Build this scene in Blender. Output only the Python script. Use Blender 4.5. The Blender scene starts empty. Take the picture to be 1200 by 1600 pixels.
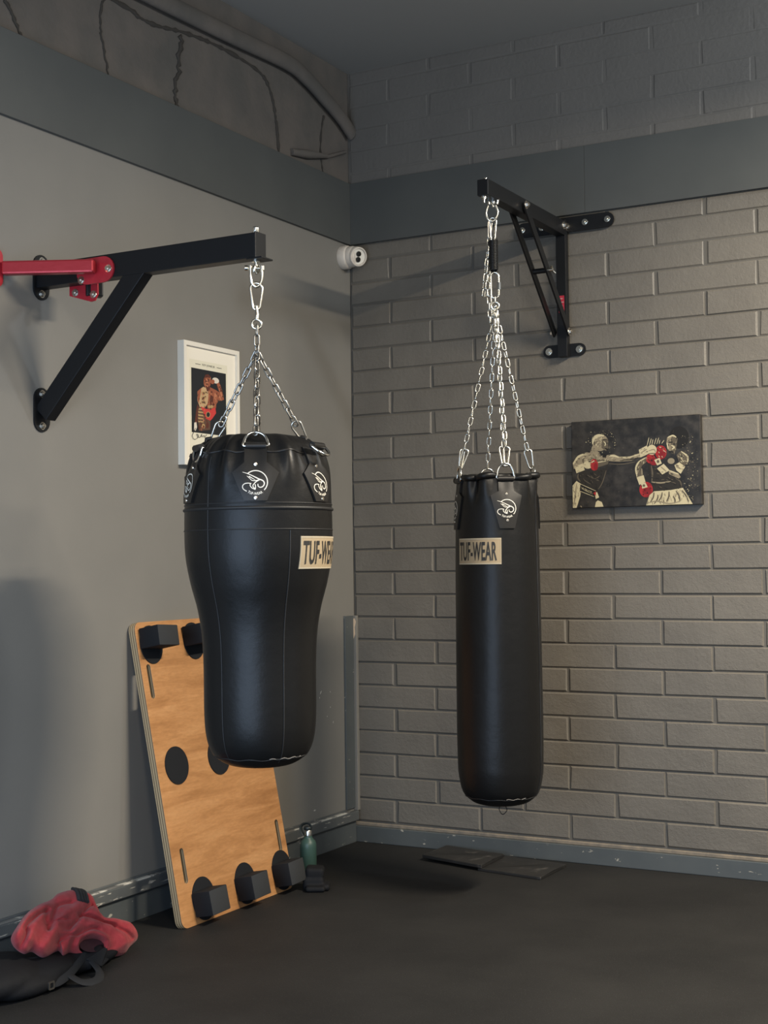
import bpy, bmesh, math, random
from math import sin, cos, pi, radians, sqrt, atan2
from mathutils import Vector, Matrix
from mathutils.geometry import tessellate_polygon
C = bpy.context.scene.collection
scene = bpy.context.scene
rnd = random.Random(7)

# ------------------------------------------------------------------ materials
def mat(name, col, rough=.6, metal=0., spec=.5):
    m = bpy.data.materials.new(name); m.use_nodes = True
    b = m.node_tree.nodes['Principled BSDF']
    b.inputs['Base Color'].default_value = (*col, 1)
    b.inputs['Roughness'].default_value = rough
    b.inputs['Metallic'].default_value = metal
    b.inputs['Specular IOR Level'].default_value = spec
    return m
def nodes(m):
    t = m.node_tree; return t, t.nodes, t.links, t.nodes['Principled BSDF']
def noise(t, scale, detail=4, rough=.55, vec=None, stretch=None):
    n = t.nodes.new('ShaderNodeTexNoise')
    n.inputs['Scale'].default_value = scale; n.inputs['Detail'].default_value = detail
    n.inputs['Roughness'].default_value = rough
    if vec is None:
        tc = t.nodes.new('ShaderNodeTexCoord'); vec = tc.outputs['Object']
    if stretch:
        mp = t.nodes.new('ShaderNodeMapping'); mp.inputs['Scale'].default_value = stretch
        t.links.new(vec, mp.inputs['Vector']); vec = mp.outputs['Vector']
    t.links.new(vec, n.inputs['Vector'])
    return n
def ramp(t, src, stops):
    r = t.nodes.new('ShaderNodeValToRGB')
    e = r.color_ramp.elements
    while len(e) < len(stops): e.new(.5)
    for k, (p, c) in enumerate(stops):
        e[k].position = p; e[k].color = (*c, 1) if len(c) == 3 else c
    t.links.new(src, r.inputs['Fac']); return r
def vary(m, c1, c2, scale, lo=.35, hi=.65, detail=4, stretch=None):
    t, n, l, b = nodes(m)
    nz = noise(t, scale, detail, stretch=stretch)
    r = ramp(t, nz.outputs['Fac'], [(lo, c1), (hi, c2)])
    l.new(r.outputs['Color'], b.inputs['Base Color']); return r
def bump(m, layers):
    """layers: list of (scale, strength, distance, detail)"""
    t, n, l, b = nodes(m); prev = None
    for sc, st, di, de in layers:
        nz = noise(t, sc, de)
        bp = n.new('ShaderNodeBump'); bp.inputs['Strength'].default_value = st; bp.inputs['Distance'].default_value = di
        l.new(nz.outputs['Fac'], bp.inputs['Height'])
        if prev: l.new(prev.outputs['Normal'], bp.inputs['Normal'])
        prev = bp
    l.new(prev.outputs['Normal'], b.inputs['Normal'])
def chips(m, base, base2, chip, scale, lo, hi, stretch=(1, 1, 1)):
    """painted surface with worn patches that show a paler undercoat"""
    t, n, l, b = nodes(m)
    a = noise(t, 6, 3); r = ramp(t, a.outputs['Fac'], [(.35, base), (.65, base2)])
    c = noise(t, scale, 5, .6, stretch=stretch)
    f = ramp(t, c.outputs['Fac'], [(lo, (0, 0, 0)), (hi, (1, 1, 1))])
    mx = n.new('ShaderNodeMixRGB'); l.new(f.outputs['Color'], mx.inputs['Fac'])
    l.new(r.outputs['Color'], mx.inputs['Color1']); mx.inputs['Color2'].default_value = (*chip, 1)
    l.new(mx.outputs['Color'], b.inputs['Base Color'])

M = {}
M['wall'] = mat('grey wall paint', (.2, .19, .17), .55, spec=.35)
vary(M['wall'], (.187, .18, .163), (.206, .197, .177), 1.7)
bump(M['wall'], [(160, .12, .0015, 3), (9, .12, .004, 4)])
M['upper'] = mat('dark upper wall paint', (.13, .118, .103), .75, spec=.2)
vary(M['upper'], (.115, .106, .094), (.150, .130, .112), 5)
bump(M['upper'], [(14, .35, .012, 5), (70, .25, .004, 4)])
M['ceil'] = mat('dark ceiling paint', (.34, .325, .295), .8, spec=.2)
bump(M['ceil'], [(40, .1, .003, 3)])
M['crack'] = mat('dark render crack', (.06, .054, .047), .9, spec=.1)
M['beam'] = mat('slate beam paint', (.092, .099, .097), .5, spec=.35)
vary(M['beam'], (.074, .078, .075), (.086, .090, .085), 2.5)
bump(M['beam'], [(60, .06, .002, 3)])
M['brick'] = mat('painted brick', (.17, .156, .134), .5, spec=.4)
vary(M['brick'], (.136, .124, .105), (.158, .144, .121), 3.5)
bump(M['brick'], [(240, .4, .0025, 4), (70, .42, .0032, 5), (13, .35, .007, 4)])
M['upbrick'] = mat('dark painted brick', (.15, .141, .127), .7, spec=.2)
vary(M['upbrick'], (.142, .134, .121), (.158, .148, .133), 2.5)
bump(M['upbrick'], [(60, .4, .005, 5)])
M['mortar'] = mat('painted mortar', (.118, .111, .097), .55, spec=.3)
bump(M['mortar'], [(180, .3, .002, 4)])
M['ledge'] = mat('bare mortar ledge', (.2, .17, .13), .8)
vary(M['ledge'], (.16, .14, .115), (.24, .2, .15), 30)
M['base'] = mat('slate baseboard paint', (.075, .085, .087), .42)
chips(M['base'], (.072, .082, .085), (.085, .095, .096), (.38, .36, .3), 24, .66, .69, (1, 1, 2.2))
M['rail'] = mat('worn rail paint', (.085, .092, .093), .35)
chips(M['rail'], (.085, .092, .093), (.105, .112, .11), (.5, .47, .4), 30, .62, .66, (1, .35, 3))
M['railtop'] = mat('worn rail edge', (.3, .29, .26), .3)
chips(M['railtop'], (.12, .12, .115), (.2, .195, .18), (.62, .6, .53), 9, .5, .56)
M['scuff'] = mat('bare plaster', (.6, .57, .5), .8)
M['chip'] = mat('bare timber chip', (.62, .47, .33), .8)
M['floor'] = mat('black rubber floor', (.022, .021, .02), .7, spec=.22)
def _floor():
    m = M['floor']; t, n, l, b = nodes(m)
    a = noise(t, 2.2, 5); r = ramp(t, a.outputs['Fac'], [(.3, (.0115, .0115, .0115)), (.7, (.020, .0197, .0190))])
    s = noise(t, 260, 1); f = ramp(t, s.outputs['Fac'], [(.68, (0, 0, 0)), (.74, (.55, .55, .55))])
    mx = n.new('ShaderNodeMixRGB'); l.new(f.outputs['Color'], mx.inputs['Fac'])
    l.new(r.outputs['Color'], mx.inputs['Color1']); mx.inputs['Color2'].default_value = (.085, .08, .075, 1)
    l.new(mx.outputs['Color'], b.inputs['Base Color'])
    bump(m, [(240, .3, .002, 2), (12, .15, .004, 3)])
_floor()
M['tile'] = mat('black rubber mat', (.024, .023, .022), .55)
chips(M['tile'], (.012, .0118, .0112), (.019, .018, .017), (.075, .07, .064), 16, .6, .74)
M['vinyl'] = mat('black vinyl', (.008, .008, .008), .38, spec=.26)
bump(M['vinyl'], [(420, .18, .0008, 2), (9, .35, .006, 4), (30, .18, .003, 4)])
M['vinyl2'] = mat('black vinyl tab', (.012, .0115, .011), .42, spec=.36)
bump(M['vinyl2'], [(420, .15, .0008, 2), (30, .12, .002, 3)])
M['thread'] = mat('black seam piping', (.014, .014, .014), .55)
M['wornseam'] = mat('worn seam', (.14, .13, .12), .7)
M['steel'] = mat('zinc plated steel', (.70, .68, .61), .24, 1.)
M['darksteel'] = mat('dull steel', (.42, .40, .36), .35, 1.)
M['chrome'] = mat('bright ring steel', (.82, .80, .74), .14, 1.)
M['blackmetal'] = mat('black powder coat', (.008, .0085, .0095), .42, spec=.28)
bump(M['blackmetal'], [(300, .1, .0006, 2)])
M['spring'] = mat('black spring steel', (.02, .02, .02), .32, .5)
M['red'] = mat('red powder coat', (.38, .018, .03), .35)
vary(M['red'], (.32, .014, .024), (.43, .024, .036), 14)
M['redbar'] = mat('glossy red bar', (.42, .035, .045), .3, .45)
bump(M['redbar'], [(30, .25, .003, 3)])
M['sticker'] = mat('red sticker', (.4, .02, .04), .5)
M['stickerw'] = mat('pale sticker print', (.45, .2, .2), .5)
M['label'] = mat('tan woven label', (.36, .28, .175), .75)
bump(M['label'], [(700, .25, .0006, 2)])
M['edge'] = mat('pale label edge', (.46, .40, .29), .8)
M['ink'] = mat('black ink', (.018, .017, .016), .6)
M['white'] = mat('white logo print', (.78, .75, .66), .55)
M['rivet'] = mat('nickel rivet', (.7, .64, .55), .3, 1.)
M['frame'] = mat('white frame paint', (.74, .70, .61), .45)
M['matboard'] = mat('cream mat board', (.78, .73, .62), .85)
M['paper'] = mat('poster paper', (.70, .66, .52), .8)
M['cctv'] = mat('white camera plastic', (.63, .57, .49), .4)
M['lens'] = mat('dark lens glass', (.01, .01, .009), .15)
def art(name, c, r=.6): M[name] = mat(name, c, r, spec=.3)
art('print night', (.016, .018, .02)); art('print skin', (.30, .095, .05)); art('print skin light', (.46, .18, .095))
art('print skin dark', (.10, .03, .02)); art('print gold', (.42, .27, .12)); art('print red', (.55, .05, .045))
art('print brown', (.11, .06, .04)); art('print white', (.66, .6, .5)); art('print tan', (.5, .34, .18))
art('canvas cream', (.50, .44, .28)); art('canvas tan', (.25, .21, .14)); art('canvas shade', (.10, .083, .058))
art('canvas dark', (.012, .011, .01)); art('canvas red', (.32, .02, .022)); art('canvas deep red', (.2, .012, .016))
art('canvas mid', (.024, .021, .017))
M['canvas'] = mat('dark canvas', (.02, .018, .016), .5, spec=.35)
vary(M['canvas'], (.013, .012, .011), (.045, .040, .034), 26, .4, .72, 5)
def _wood():
    m = mat('birch plywood face', (.5, .26, .1), .42); M['ply'] = m
    t, n, l, b = nodes(m)
    a = noise(t, 3.0, 6, .62, stretch=(.9, 7, 1)); a.inputs['Distortion'].default_value = .8
    r = ramp(t, a.outputs['Fac'], [(.3, (.36, .165, .058)), (.52, (.49, .240, .092)), (.72, (.58, .305, .128))])
    c = noise(t, 34, 4, .6, stretch=(1, 4, 1)); r2 = ramp(t, c.outputs['Fac'], [(.3, (.82, .82, .82)), (.7, (1, 1, 1))])
    mx = n.new('ShaderNodeMixRGB'); mx.blend_type = 'MULTIPLY'; mx.inputs['Fac'].default_value = 1
    l.new(r.outputs['Color'], mx.inputs['Color1']); l.new(r2.outputs['Color'], mx.inputs['Color2'])
    l.new(mx.outputs['Color'], b.inputs['Base Color'])
    bump(m, [(90, .05, .001, 3)])
    e = mat('plywood edge plies', (.5, .36, .2), .6); M['plyedge'] = e
    t, n, l, b = nodes(e)
    tc = n.new('ShaderNodeTexCoord'); sp = n.new('ShaderNodeSeparateXYZ'); l.new(tc.outputs['Object'], sp.inputs[0])
    mu = n.new('ShaderNodeMath'); mu.operation = 'MULTIPLY'; mu.inputs[1].default_value = 2 * pi / .0095; l.new(sp.outputs['Z'], mu.inputs[0])
    si = n.new('ShaderNodeMath'); si.operation = 'SINE'; l.new(mu.outputs[0], si.inputs[0])
    ad = n.new('ShaderNodeMath'); ad.operation = 'MULTIPLY_ADD'; ad.inputs[1].default_value = .5; ad.inputs[2].default_value = .5; l.new(si.outputs[0], ad.inputs[0])
    r = ramp(t, ad.outputs[0], [(.25, (.16, .11, .065)), (.6, (.48, .36, .2))]); l.new(r.outputs['Color'], b.inputs['Base Color'])
_wood()
M['foam'] = mat('charcoal foam', (.035, .037, .039), .9, spec=.2)
bump(M['foam'], [(260, .3, .0015, 2)])
M['pad'] = mat('black grip pad and block shade', (.012, .013, .015), .8, spec=.2)
M['fleece'] = mat('red fleece', (.40, .042, .05), .95, spec=.15)
vary(M['fleece'], (.29, .030, .036), (.38, .050, .055), 45, .3, .7)
bump(M['fleece'], [(330, .5, .003, 3), (40, .2, .004, 3)])
M['fleece'].node_tree.nodes['Principled BSDF'].inputs['Sheen Weight'].default_value = .12
M['rib'] = mat('black ribbed cloth', (.02, .02, .022), .9)
M['inner'] = mat('dark maroon sleeve inside', (.035, .008, .012), .95)
M['bagcloth'] = mat('black nylon', (.007, .0075, .009), .75, spec=.22)
bump(M['bagcloth'], [(380, .3, .001, 2), (22, .35, .006, 4)])
M['webbing'] = mat('charcoal webbing', (.013, .014, .016), .8, spec=.25)
M['bottle'] = mat('green bottle paint', (.045, .092, .075), .42)
M['bottlecap'] = mat('dark bottle cap', (.02, .026, .026), .45)
M['lamp'] = mat('lamp housing', (.6, .6, .6), .5)
M['glow'] = mat('lamp diffuser', (.9, .9, .9), .5)

# ------------------------------------------------------------------ mesh helpers
class MB:
    def __init__(s): s.bm = bmesh.new()
    def verts(s, pts): return [s.bm.verts.new(p) for p in pts]
    def face(s, vs, mi=0):
        try:
            f = s.bm.faces.new(vs); f.material_index = mi; return f
        except ValueError: return None
    def box(s, lo, hi, bev=0., mi=0, M4=None):
        x0, y0, z0 = lo; x1, y1, z1 = hi
        p = [(x0,y0,z0),(x1,y0,z0),(x1,y1,z0),(x0,y1,z0),(x0,y0,z1),(x1,y0,z1),(x1,y1,z1),(x0,y1,z1)]
        if M4 is not None: p = [M4 @ Vector(q) for q in p]
        v = s.verts(p); fs = [s.face([v[i] for i in q], mi) for q in ((0,3,2,1),(4,5,6,7),(0,1,5,4),(1,2,6,5),(2,3,7,6),(3,0,4,7))]
        if bev:
            es = list({e for f in fs for e in f.edges})
            r = bmesh.ops.bevel(s.bm, geom=es, offset=bev, segments=2, profile=.5, affect='EDGES')
            for f in r['faces']: f.material_index = mi
        return s
    def beam(s, a, b, w, h, up=(0,0,1), bev=.002, mi=0):
        """box from a to b, w across, h along 'up'"""
        a, b = Vector(a), Vector(b); d = (b - a); L = d.length; d.normalize()
        x = d.cross(Vector(up)).normalized(); z = x.cross(d)
        m = Matrix(((x.x, d.x, z.x, a.x), (x.y, d.y, z.y, a.y), (x.z, d.z, z.z, a.z), (0,0,0,1)))
        return s.box((-w/2, 0, -h/2), (w/2, L, h/2), bev, mi, m)
    def tube(s, path, r, seg=10, closed=False, cap=True, mi=0, flat=1., upv=None):
        P = [Vector(p) for p in path]; n = len(P); rings = []; prev = None
        for i in range(n):
            if closed: t = P[(i+1) % n] - P[i-1]
            else: t = P[min(i+1, n-1)] - P[max(i-1, 0)]
            t.normalize()
            if prev is None:
                u = Vector(upv) if upv else (Vector((0,0,1)) if abs(t.z) < .9 else Vector((1,0,0)))
            else: u = prev
            u = (u - t * u.dot(t)).normalized(); prev = u; w = t.cross(u)
            ri = r[i] if isinstance(r, (list, tuple)) else r
            rings.append(s.verts([P[i] + u * (ri * cos(2*pi*k/seg)) + w * (ri * flat * sin(2*pi*k/seg)) for k in range(seg)]))
        for i in range(n if closed else n-1):
            A, B = rings[i], rings[(i+1) % n]
            off = 0
            if closed and i == n-1:
                off = min(range(seg), key=lambda o: (A[0].co - B[o].co).length)
            for k in range(seg): s.face([A[k], A[(k+1) % seg], B[(k+1+off) % seg], B[(k+off) % seg]], mi)
        if cap and not closed:
            s.face(rings[0][::-1], mi); s.face(rings[-1], mi)
        return s
    def lathe(s, prof, seg=48, o=(0,0,0), axis='Z', mi=0, rf=None):
        """prof: (r, h) pairs; r~0 closes"""
        o = Vector(o); rings = []
        def place(r, h, a):
            if axis == 'Z': return o + Vector((r*cos(a), r*sin(a), h))
            if axis == 'X': return o + Vector((h, r*cos(a), r*sin(a)))
            return o + Vector((r*sin(a), h, r*cos(a)))
        for r, h in prof:
            if r < 1e-5: rings.append(s.verts([place(0, h, 0)]))
            else:
                rings.append(s.verts([place(rf(r, h, 2*pi*k/seg) if rf else r, h, 2*pi*k/seg) for k in range(seg)]))
        for A, B in zip(rings, rings[1:]):
            if len(A) == 1 and len(B) == 1: continue
            for k in range(seg):
                k2 = (k+1) % seg
                if len(A) == 1: s.face([A[0], B[k2], B[k]], mi)
                elif len(B) == 1: s.face([A[k], A[k2], B[0]], mi)
                else: s.face([A[k], A[k2], B[k2], B[k]], mi)
        if len(rings[0]) > 1: s.face(rings[0][::-1], mi)
        if len(rings[-1]) > 1: s.face(rings[-1], mi)
        return s
    def prism(s, poly, t0, t1, fmap, holes=(), mi=0, mis=None):
        """poly 2D outline (with holes) extruded from t0 to t1; fmap(u,v,t)->xyz"""
        loops = [list(poly)] + [list(h) for h in holes]
        flat = [p for L in loops for p in L]
        tri = tessellate_polygon([[Vector((p[0], p[1], 0)) for p in L] for L in loops])
        A = s.verts([fmap(p[0], p[1], t0) for p in flat]); B = s.verts([fmap(p[0], p[1], t1) for p in flat])
        for q in tri:
            s.face([A[i] for i in q], mi); s.face([B[i] for i in q[::-1]], mi)
        k = 0
        for L in loops:
            n = len(L)
            for i in range(n):
                a, b = k+i, k+(i+1) % n
                s.face([A[a], A[b], B[b], B[a]], mi if mis is None else mis)
            k += n
        return s
    def poly(s, pts, mi=0):
        if len(pts) == 4 or len(pts) == 3: s.face(s.verts(pts), mi); return s
        v = s.verts(pts)
        for q in tessellate_polygon([[Vector(p) for p in pts]]): s.face([v[i] for i in q], mi)
        return s
    def ribbon(s, pts, w, fmap, mi=0):
        n = len(pts); L = []; Rr = []
        for i, p in enumerate(pts):
            a = pts[max(i-1, 0)]; b = pts[min(i+1, n-1)]
            dx, dy = b[0]-a[0], b[1]-a[1]; l = sqrt(dx*dx+dy*dy) or 1
            wi = (w[i] if isinstance(w, (list, tuple)) else w) / 2
            L.append((p[0]-dy/l*wi, p[1]+dx/l*wi)); Rr.append((p[0]+dy/l*wi, p[1]-dx/l*wi))
        A = s.verts([fmap(*q) for q in L]); B = s.verts([fmap(*q) for q in Rr])
        for i in range(n-1): s.face([A[i], B[i], B[i+1], A[i+1]], mi)
        return s
    def build(s, name, mats, parent=None, smooth=None, loc=None, recalc=True):
        if recalc: bmesh.ops.recalc_face_normals(s.bm, faces=s.bm.faces[:])
        me = bpy.data.meshes.new(name); s.bm.to_mesh(me); s.bm.free()
        for m in (mats if isinstance(mats, (list, tuple)) else [mats]): me.materials.append(M[m])
        if smooth is not None:
            for p in me.polygons: p.use_smooth = True
            me.set_sharp_from_angle(angle=radians(smooth))
        o = bpy.data.objects.new(name, me); C.objects.link(o)
        if parent: o.parent = parent
        if loc is not None: o.location = loc
        return o

def spline(pts, n=8, closed=False):
    P = [Vector(p) for p in pts]; N = len(P); out = []
    for i in range(N if closed else N-1):
        if closed: a, b, c, d = P[i-1], P[i], P[(i+1) % N], P[(i+2) % N]
        else: a, b, c, d = P[max(i-1, 0)], P[i], P[i+1], P[min(i+2, N-1)]
        for k in range(n):
            t = k/n
            out.append(.5*((2*b)+(c-a)*t+(2*a-5*b+4*c-d)*t*t+(3*b-a-3*c+d)*t**3))
    if not closed: out.append(P[-1])
    return out
def thing(name, label, cat, loc=(0,0,0), group=None, rot=None):
    o = bpy.data.objects.new(name, None); C.objects.link(o); o.empty_display_size = .05
    o.location = loc; tag(o, label, cat, group)
    if rot: o.rotation_euler = rot
    return o
def tag(o, label=None, cat=None, group=None):
    if label: o['label'] = label
    if cat: o['category'] = cat
    if group: o['group'] = group
    return o
def struct(o): o['kind'] = 'structure'; return o
def stadium(cx, cy, hx, hy, n=10):
    """rounded-end outline; long side chosen automatically"""
    r = min(hx, hy); out = []
    if hy >= hx:
        for k in range(n+1): a = pi*k/n; out.append((cx + r*cos(a), cy + hy - r + r*sin(a)))
        for k in range(n+1): a = pi + pi*k/n; out.append((cx + r*cos(a), cy - hy + r + r*sin(a)))
    else:
        for k in range(n+1): a = -pi/2 + pi*k/n; out.append((cx + hx - r + r*cos(a), cy + r*sin(a)))
        for k in range(n+1): a = pi/2 + pi*k/n; out.append((cx - hx + r + r*cos(a), cy + r*sin(a)))
    return out
def rrect(x0, y0, x1, y1, r, n=6):
    out = []
    for cx, cy, a0 in ((x1-r, y1-r, 0), (x0+r, y1-r, pi/2), (x0+r, y0+r, pi), (x1-r, y0+r, 3*pi/2)):
        for k in range(n+1): a = a0 + pi/2*k/n; out.append((cx + r*cos(a), cy + r*sin(a)))
    return out
def text_mesh(s, size=1., bold=.0, xs=1., space=1.):
    """flat glyph triangles of a word, centred; list of (points2d, tris)"""
    cu = bpy.data.curves.new('word', 'FONT'); cu.body = s; cu.size = size; cu.offset = bold
    cu.align_x = 'CENTER'; cu.align_y = 'CENTER'; cu.space_character = space; cu.resolution_u = 3
    ob = bpy.data.objects.new('word', cu); C.objects.link(ob)
    dg = bpy.context.evaluated_depsgraph_get(); dg.update()
    me = bpy.data.meshes.new_from_object(ob.evaluated_get(dg))
    pts = [(v.co.x*xs, v.co.y) for v in me.vertices]; fs = [tuple(p.vertices) for p in me.polygons]
    bpy.data.objects.remove(ob); bpy.data.curves.remove(cu); bpy.data.meshes.remove(me)
    xa = [p[0] for p in pts]; ya = [p[1] for p in pts]
    cx, cy = (min(xa)+max(xa))/2, (min(ya)+max(ya))/2
    return [(x-cx, y-cy) for x, y in pts], fs, max(xa)-min(xa), max(ya)-min(ya)
def add_text(mb, T, fmap, sx=1., sy=1., mi=0):
    pts, fs, w, h = T
    v = mb.verts([fmap(x*sx, y*sy) for x, y in pts])
    for f in fs: mb.face([v[i] for i in f], mi)
def bolt(mb, p, axis, r=.009, h=.006, mi=0):
    """hex head with a washer, along an axis"""
    a = Vector(axis).normalized(); u = a.orthogonal().normalized(); w = a.cross(u); p = Vector(p)
    for rr, h0, h1, seg in ((r*1.45, 0, .0018, 20), (r, .0018, h, 6), (r*.5, h, h*1.5, 10)):
        A = mb.verts([p + a*h0 + u*rr*cos(2*pi*k/seg) + w*rr*sin(2*pi*k/seg) for k in range(seg)])
        B = mb.verts([p + a*h1 + u*rr*.95*cos(2*pi*k/seg) + w*rr*.95*sin(2*pi*k/seg) for k in range(seg)])
        for k in range(seg): mb.face([A[k], A[(k+1) % seg], B[(k+1) % seg], B[k]], mi)
        mb.face(B, mi); mb.face(A[::-1], mi)
def remesh(o, voxel, smooth_it=4, fac=.5):
    m = o.modifiers.new('r', 'REMESH'); m.mode = 'VOXEL'; m.voxel_size = voxel; m.use_smooth_shade = True
    s = o.modifiers.new('s', 'SMOOTH'); s.iterations = smooth_it; s.factor = fac
    dg = bpy.context.evaluated_depsgraph_get(); dg.update()
    me = bpy.data.meshes.new_from_object(o.evaluated_get(dg))
    mats = list(o.data.materials); o.modifiers.clear(); o.data = me
    me.materials.clear()
    for q in mats: me.materials.append(q)
    for p in me.polygons: p.use_smooth = True; p.material_index = 0
    return o
def ellipsoid(mb, c, r, seg=20, rings=12):
    prof = [(sin(pi*k/rings), -cos(pi*k/rings)) for k in range(rings+1)]
    c = Vector(c); R = []
    for q, h in prof:
        if q < 1e-5: R.append(mb.verts([c + Vector((0, 0, h*r[2]))]))
        else: R.append(mb.verts([c + Vector((r[0]*q*cos(2*pi*k/seg), r[1]*q*sin(2*pi*k/seg), r[2]*h)) for k in range(seg)]))
    for A, B in zip(R, R[1:]):
        for k in range(seg):
            k2 = (k+1) % seg
            if len(A) == 1: mb.face([A[0], B[k2], B[k]])
            elif len(B) == 1: mb.face([A[k], A[k2], B[0]])
            else: mb.face([A[k], A[k2], B[k2], B[k]])

# ------------------------------------------------------------------ camera (measured from the room's edges)
CAMP = Vector((3.1696, -5.4366, 1.2381)); yaw, pit, rol = radians(28.9666), radians(2.0270), radians(-.7356)
fw = Vector((-sin(yaw)*cos(pit), cos(yaw)*cos(pit), sin(pit))); rt = Vector((cos(yaw), sin(yaw), 0)); upv = rt.cross(fw)
r2 = rt*cos(rol) + upv*sin(rol); u2 = -rt*sin(rol) + upv*cos(rol)
cam = bpy.data.cameras.new('camera'); co = bpy.data.objects.new('camera', cam); C.objects.link(co)
cam.sensor_fit = 'VERTICAL'; cam.sensor_height = 24; cam.sensor_width = 18; cam.lens = 24*2194.2/1600
co.matrix_world = Matrix(((r2.x, u2.x, -fw.x, CAMP.x), (r2.y, u2.y, -fw.y, CAMP.y), (r2.z, u2.z, -fw.z, CAMP.z), (0,0,0,1)))
scene.camera = co

# ------------------------------------------------------------------ setting
RX, RY, H, BB, BT = 5.6, -7.0, 3.45, 2.664, 2.942
struct(MB().box((-.2, RY, -.12), (RX, .2, 0)).build('floor', 'floor'))
struct(MB().box((-.2, RY, H), (RX, .2, H+.1)).build('ceiling', 'ceil'))
w = MB(); w.box((-.2, RY, 0), (0, 0, BT-.02)); w.box((-.2, RY, BT-.02), (-.003, 0, H), mi=1)
for y, z, L, a in ((-.29, .682, .022, .8), (-.212, .678, .005, 0), (-.213, .612, .004, 0), (-.19, .545, .010, 1.2), (-.30, .66, .005, .3), (-.35, .19, .02, .1), (-.24, .575, .003, 0)):
    d = (cos(a)*L, sin(a)*L); wv = .0035
    w.prism([(y-d[0]/2, z-d[1]/2), (y+wv*.2, z-wv), (y+d[0]/2, z+d[1]/2), (y-wv*.4, z+wv)], .0001, .0006, lambda u, v, t: (t, u, v), mi=2)
struct(w.build('wall_left', ['wall', 'upper', 'scuff']))
# brick wall: every brick stands proud of the mortar
bw = MB(); bw.box((-.2, .0052, 0), (RX, .2, BT - .02), mi=1); bw.box((-.2, .0052, BT - .02), (RX, .2, H), mi=2)
def brick(x0, x1, z0, z1, soft, mi=0):
    b = .0055; j = lambda a: rnd.uniform(-a, a)
    pr = .0 if not soft else .0012
    if mi: pr = .0035
    O = bw.verts([(x0, .0057, z0), (x1, .0057, z0), (x1, .0057, z1), (x0, .0057, z1)])
    c = [(x0+b+j(.0028), z0+b+j(.0018)), (x1-b+j(.0028), z0+b+j(.0018)), (x1-b+j(.0028), z1-b+j(.0018)), (x0+b+j(.0028), z1-b+j(.0018))]
    dy = j(.0011)
    Fv = bw.verts([(x, pr + dy + j(.0006), z) for x, z in c])
    bw.face(Fv, mi)
    for k in range(4): bw.face([O[k], O[(k+1) % 4], Fv[(k+1) % 4], Fv[k]], mi)
for n in range(1, 35):
    z0 = .1*n - .0082; z1 = z0 + .1
    if z0 > H - .02: break
    x = (.2045 if n % 2 else .4072); xs = [0.0]
    while x < RX: xs.append(x); x += .4053
    xs.append(RX)
    for a, b in zip(xs, xs[1:]):
        g = rnd.uniform(.0040, .0058); hb = rnd.uniform(.0010, .0024)
        if n > 17 and rnd.random() < .4: hb *= .55
        top = min(z1 - hb, H-.001)
        if z0 + hb < BB < top: top = BB
        brick(max(a+g+rnd.uniform(-.003, .003), 0.0005), b-g+rnd.uniform(-.003, .003), z0+hb, top, n > 22, 2 if z0 > 2.8 else 0)
struct(bw.build('wall_right', ['brick', 'mortar', 'upbrick']))
struct(MB().box((0, RY, BB), (.014, -.0145, BT), .0015).build('trim_1', 'beam'))
b = MB(); b.box((0, -.0135, BB), (1.1295, 0, BT), .001); b.box((1.1305, -.0135, BB), (RX, 0, BT), .001)
struct(b.build('trim_2', 'beam'))
b = MB(); b.box((0, -.016, 0), (RX, 0, .071), .003); b.box((0, -.007, .071), (RX, .006, .0865), .003, mi=1)
struct(b.build('baseboard_right', ['base', 'ledge']))
b = MB(); b.box((0, RY, 0), (.010, -.018, .098), .002)
b.box((0, RY, .098), (.026, -.018, .139), .003, mi=1)
b.box((0.0005, RY, .139), (.024, -.09, .1445), .0015, mi=2); b.box((0, RY, .1445), (.008, -.09, .152), .0015, mi=1)
struct(b.build('baseboard_left', ['base', 'rail', 'railtop']))
b = MB(); b.box((0, -.095, .152), (.010, -.022, 1.0), .001); b.box((0, -.022, .139), (.022, -.0005, 1.0), .002, mi=1)
b.prism([(.0, .996), (.012, 1.0), (.018, .985), (.012, .96), (.014, .93), (.004, .905), (.003, .94), (.006, .965), (-.002, .98)], -.0235, -.0225, lambda u, v, t: (u+.004, t, v-.012), mi=2)
struct(b.build('trim_3', ['base', 'wall', 'chip']))
# rounded cornice pipe and cracked render above the left beam
cor = spline([(.02, -6.9, 3.30), (.02, -3.0, 3.285), (.02, -1.7, 3.295), (.02, -1.0, 3.315), (.02, -.55, 3.335), (.02, -.39, 3.315), (.02, -.24, 3.27), (.02, -.1, 3.222), (.02, .0, 3.17)], 10)
struct(MB().tube(cor, .036, 14, flat=.55).build('trim_4', 'upper', smooth=50))
def crack(name, pts, r, jit=.004):
    P = spline([(-.001, y, z) for y, z in pts], 8)
    P = [p + Vector((0, rnd.uniform(-jit, jit), 0)) for p in P]
    rr = [r*rnd.uniform(.35, 1.05) for _ in P]
    return MB().tube(P, rr, 7, flat=.6, upv=(0, 1, 0)).build(name, 'crack', smooth=60)
struct(crack('trim_5', [(-2.6, 3.225), (-1.624, 3.224), (-1.493, 3.211), (-1.383, 3.213), (-1.229, 3.24), (-1.046, 3.257), (-.873, 3.258), (-.715, 3.244), (-.645, 3.204), (-.608, 3.134), (-.586, 3.046), (-.573, 2.947)], .010, .0012))
struct(crack('trim_6', [(-2.156, 3.039), (-2.116, 2.994), (-2.082, 2.945)], .009))
struct(crack('trim_7', [(-1.665, 3.22), (-1.685, 3.191), (-1.696, 3.109), (-1.677, 3.036), (-1.655, 2.947)], .006))
struct(crack('trim_8', [(-1.237, 3.225), (-1.25, 3.11), (-1.272, 3.007), (-1.268, 2.943)], .013, .012))
struct(crack('trim_9', [(-.211, 3.2), (-.24, 3.067), (-.222, 2.945)], .007, .002))
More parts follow.
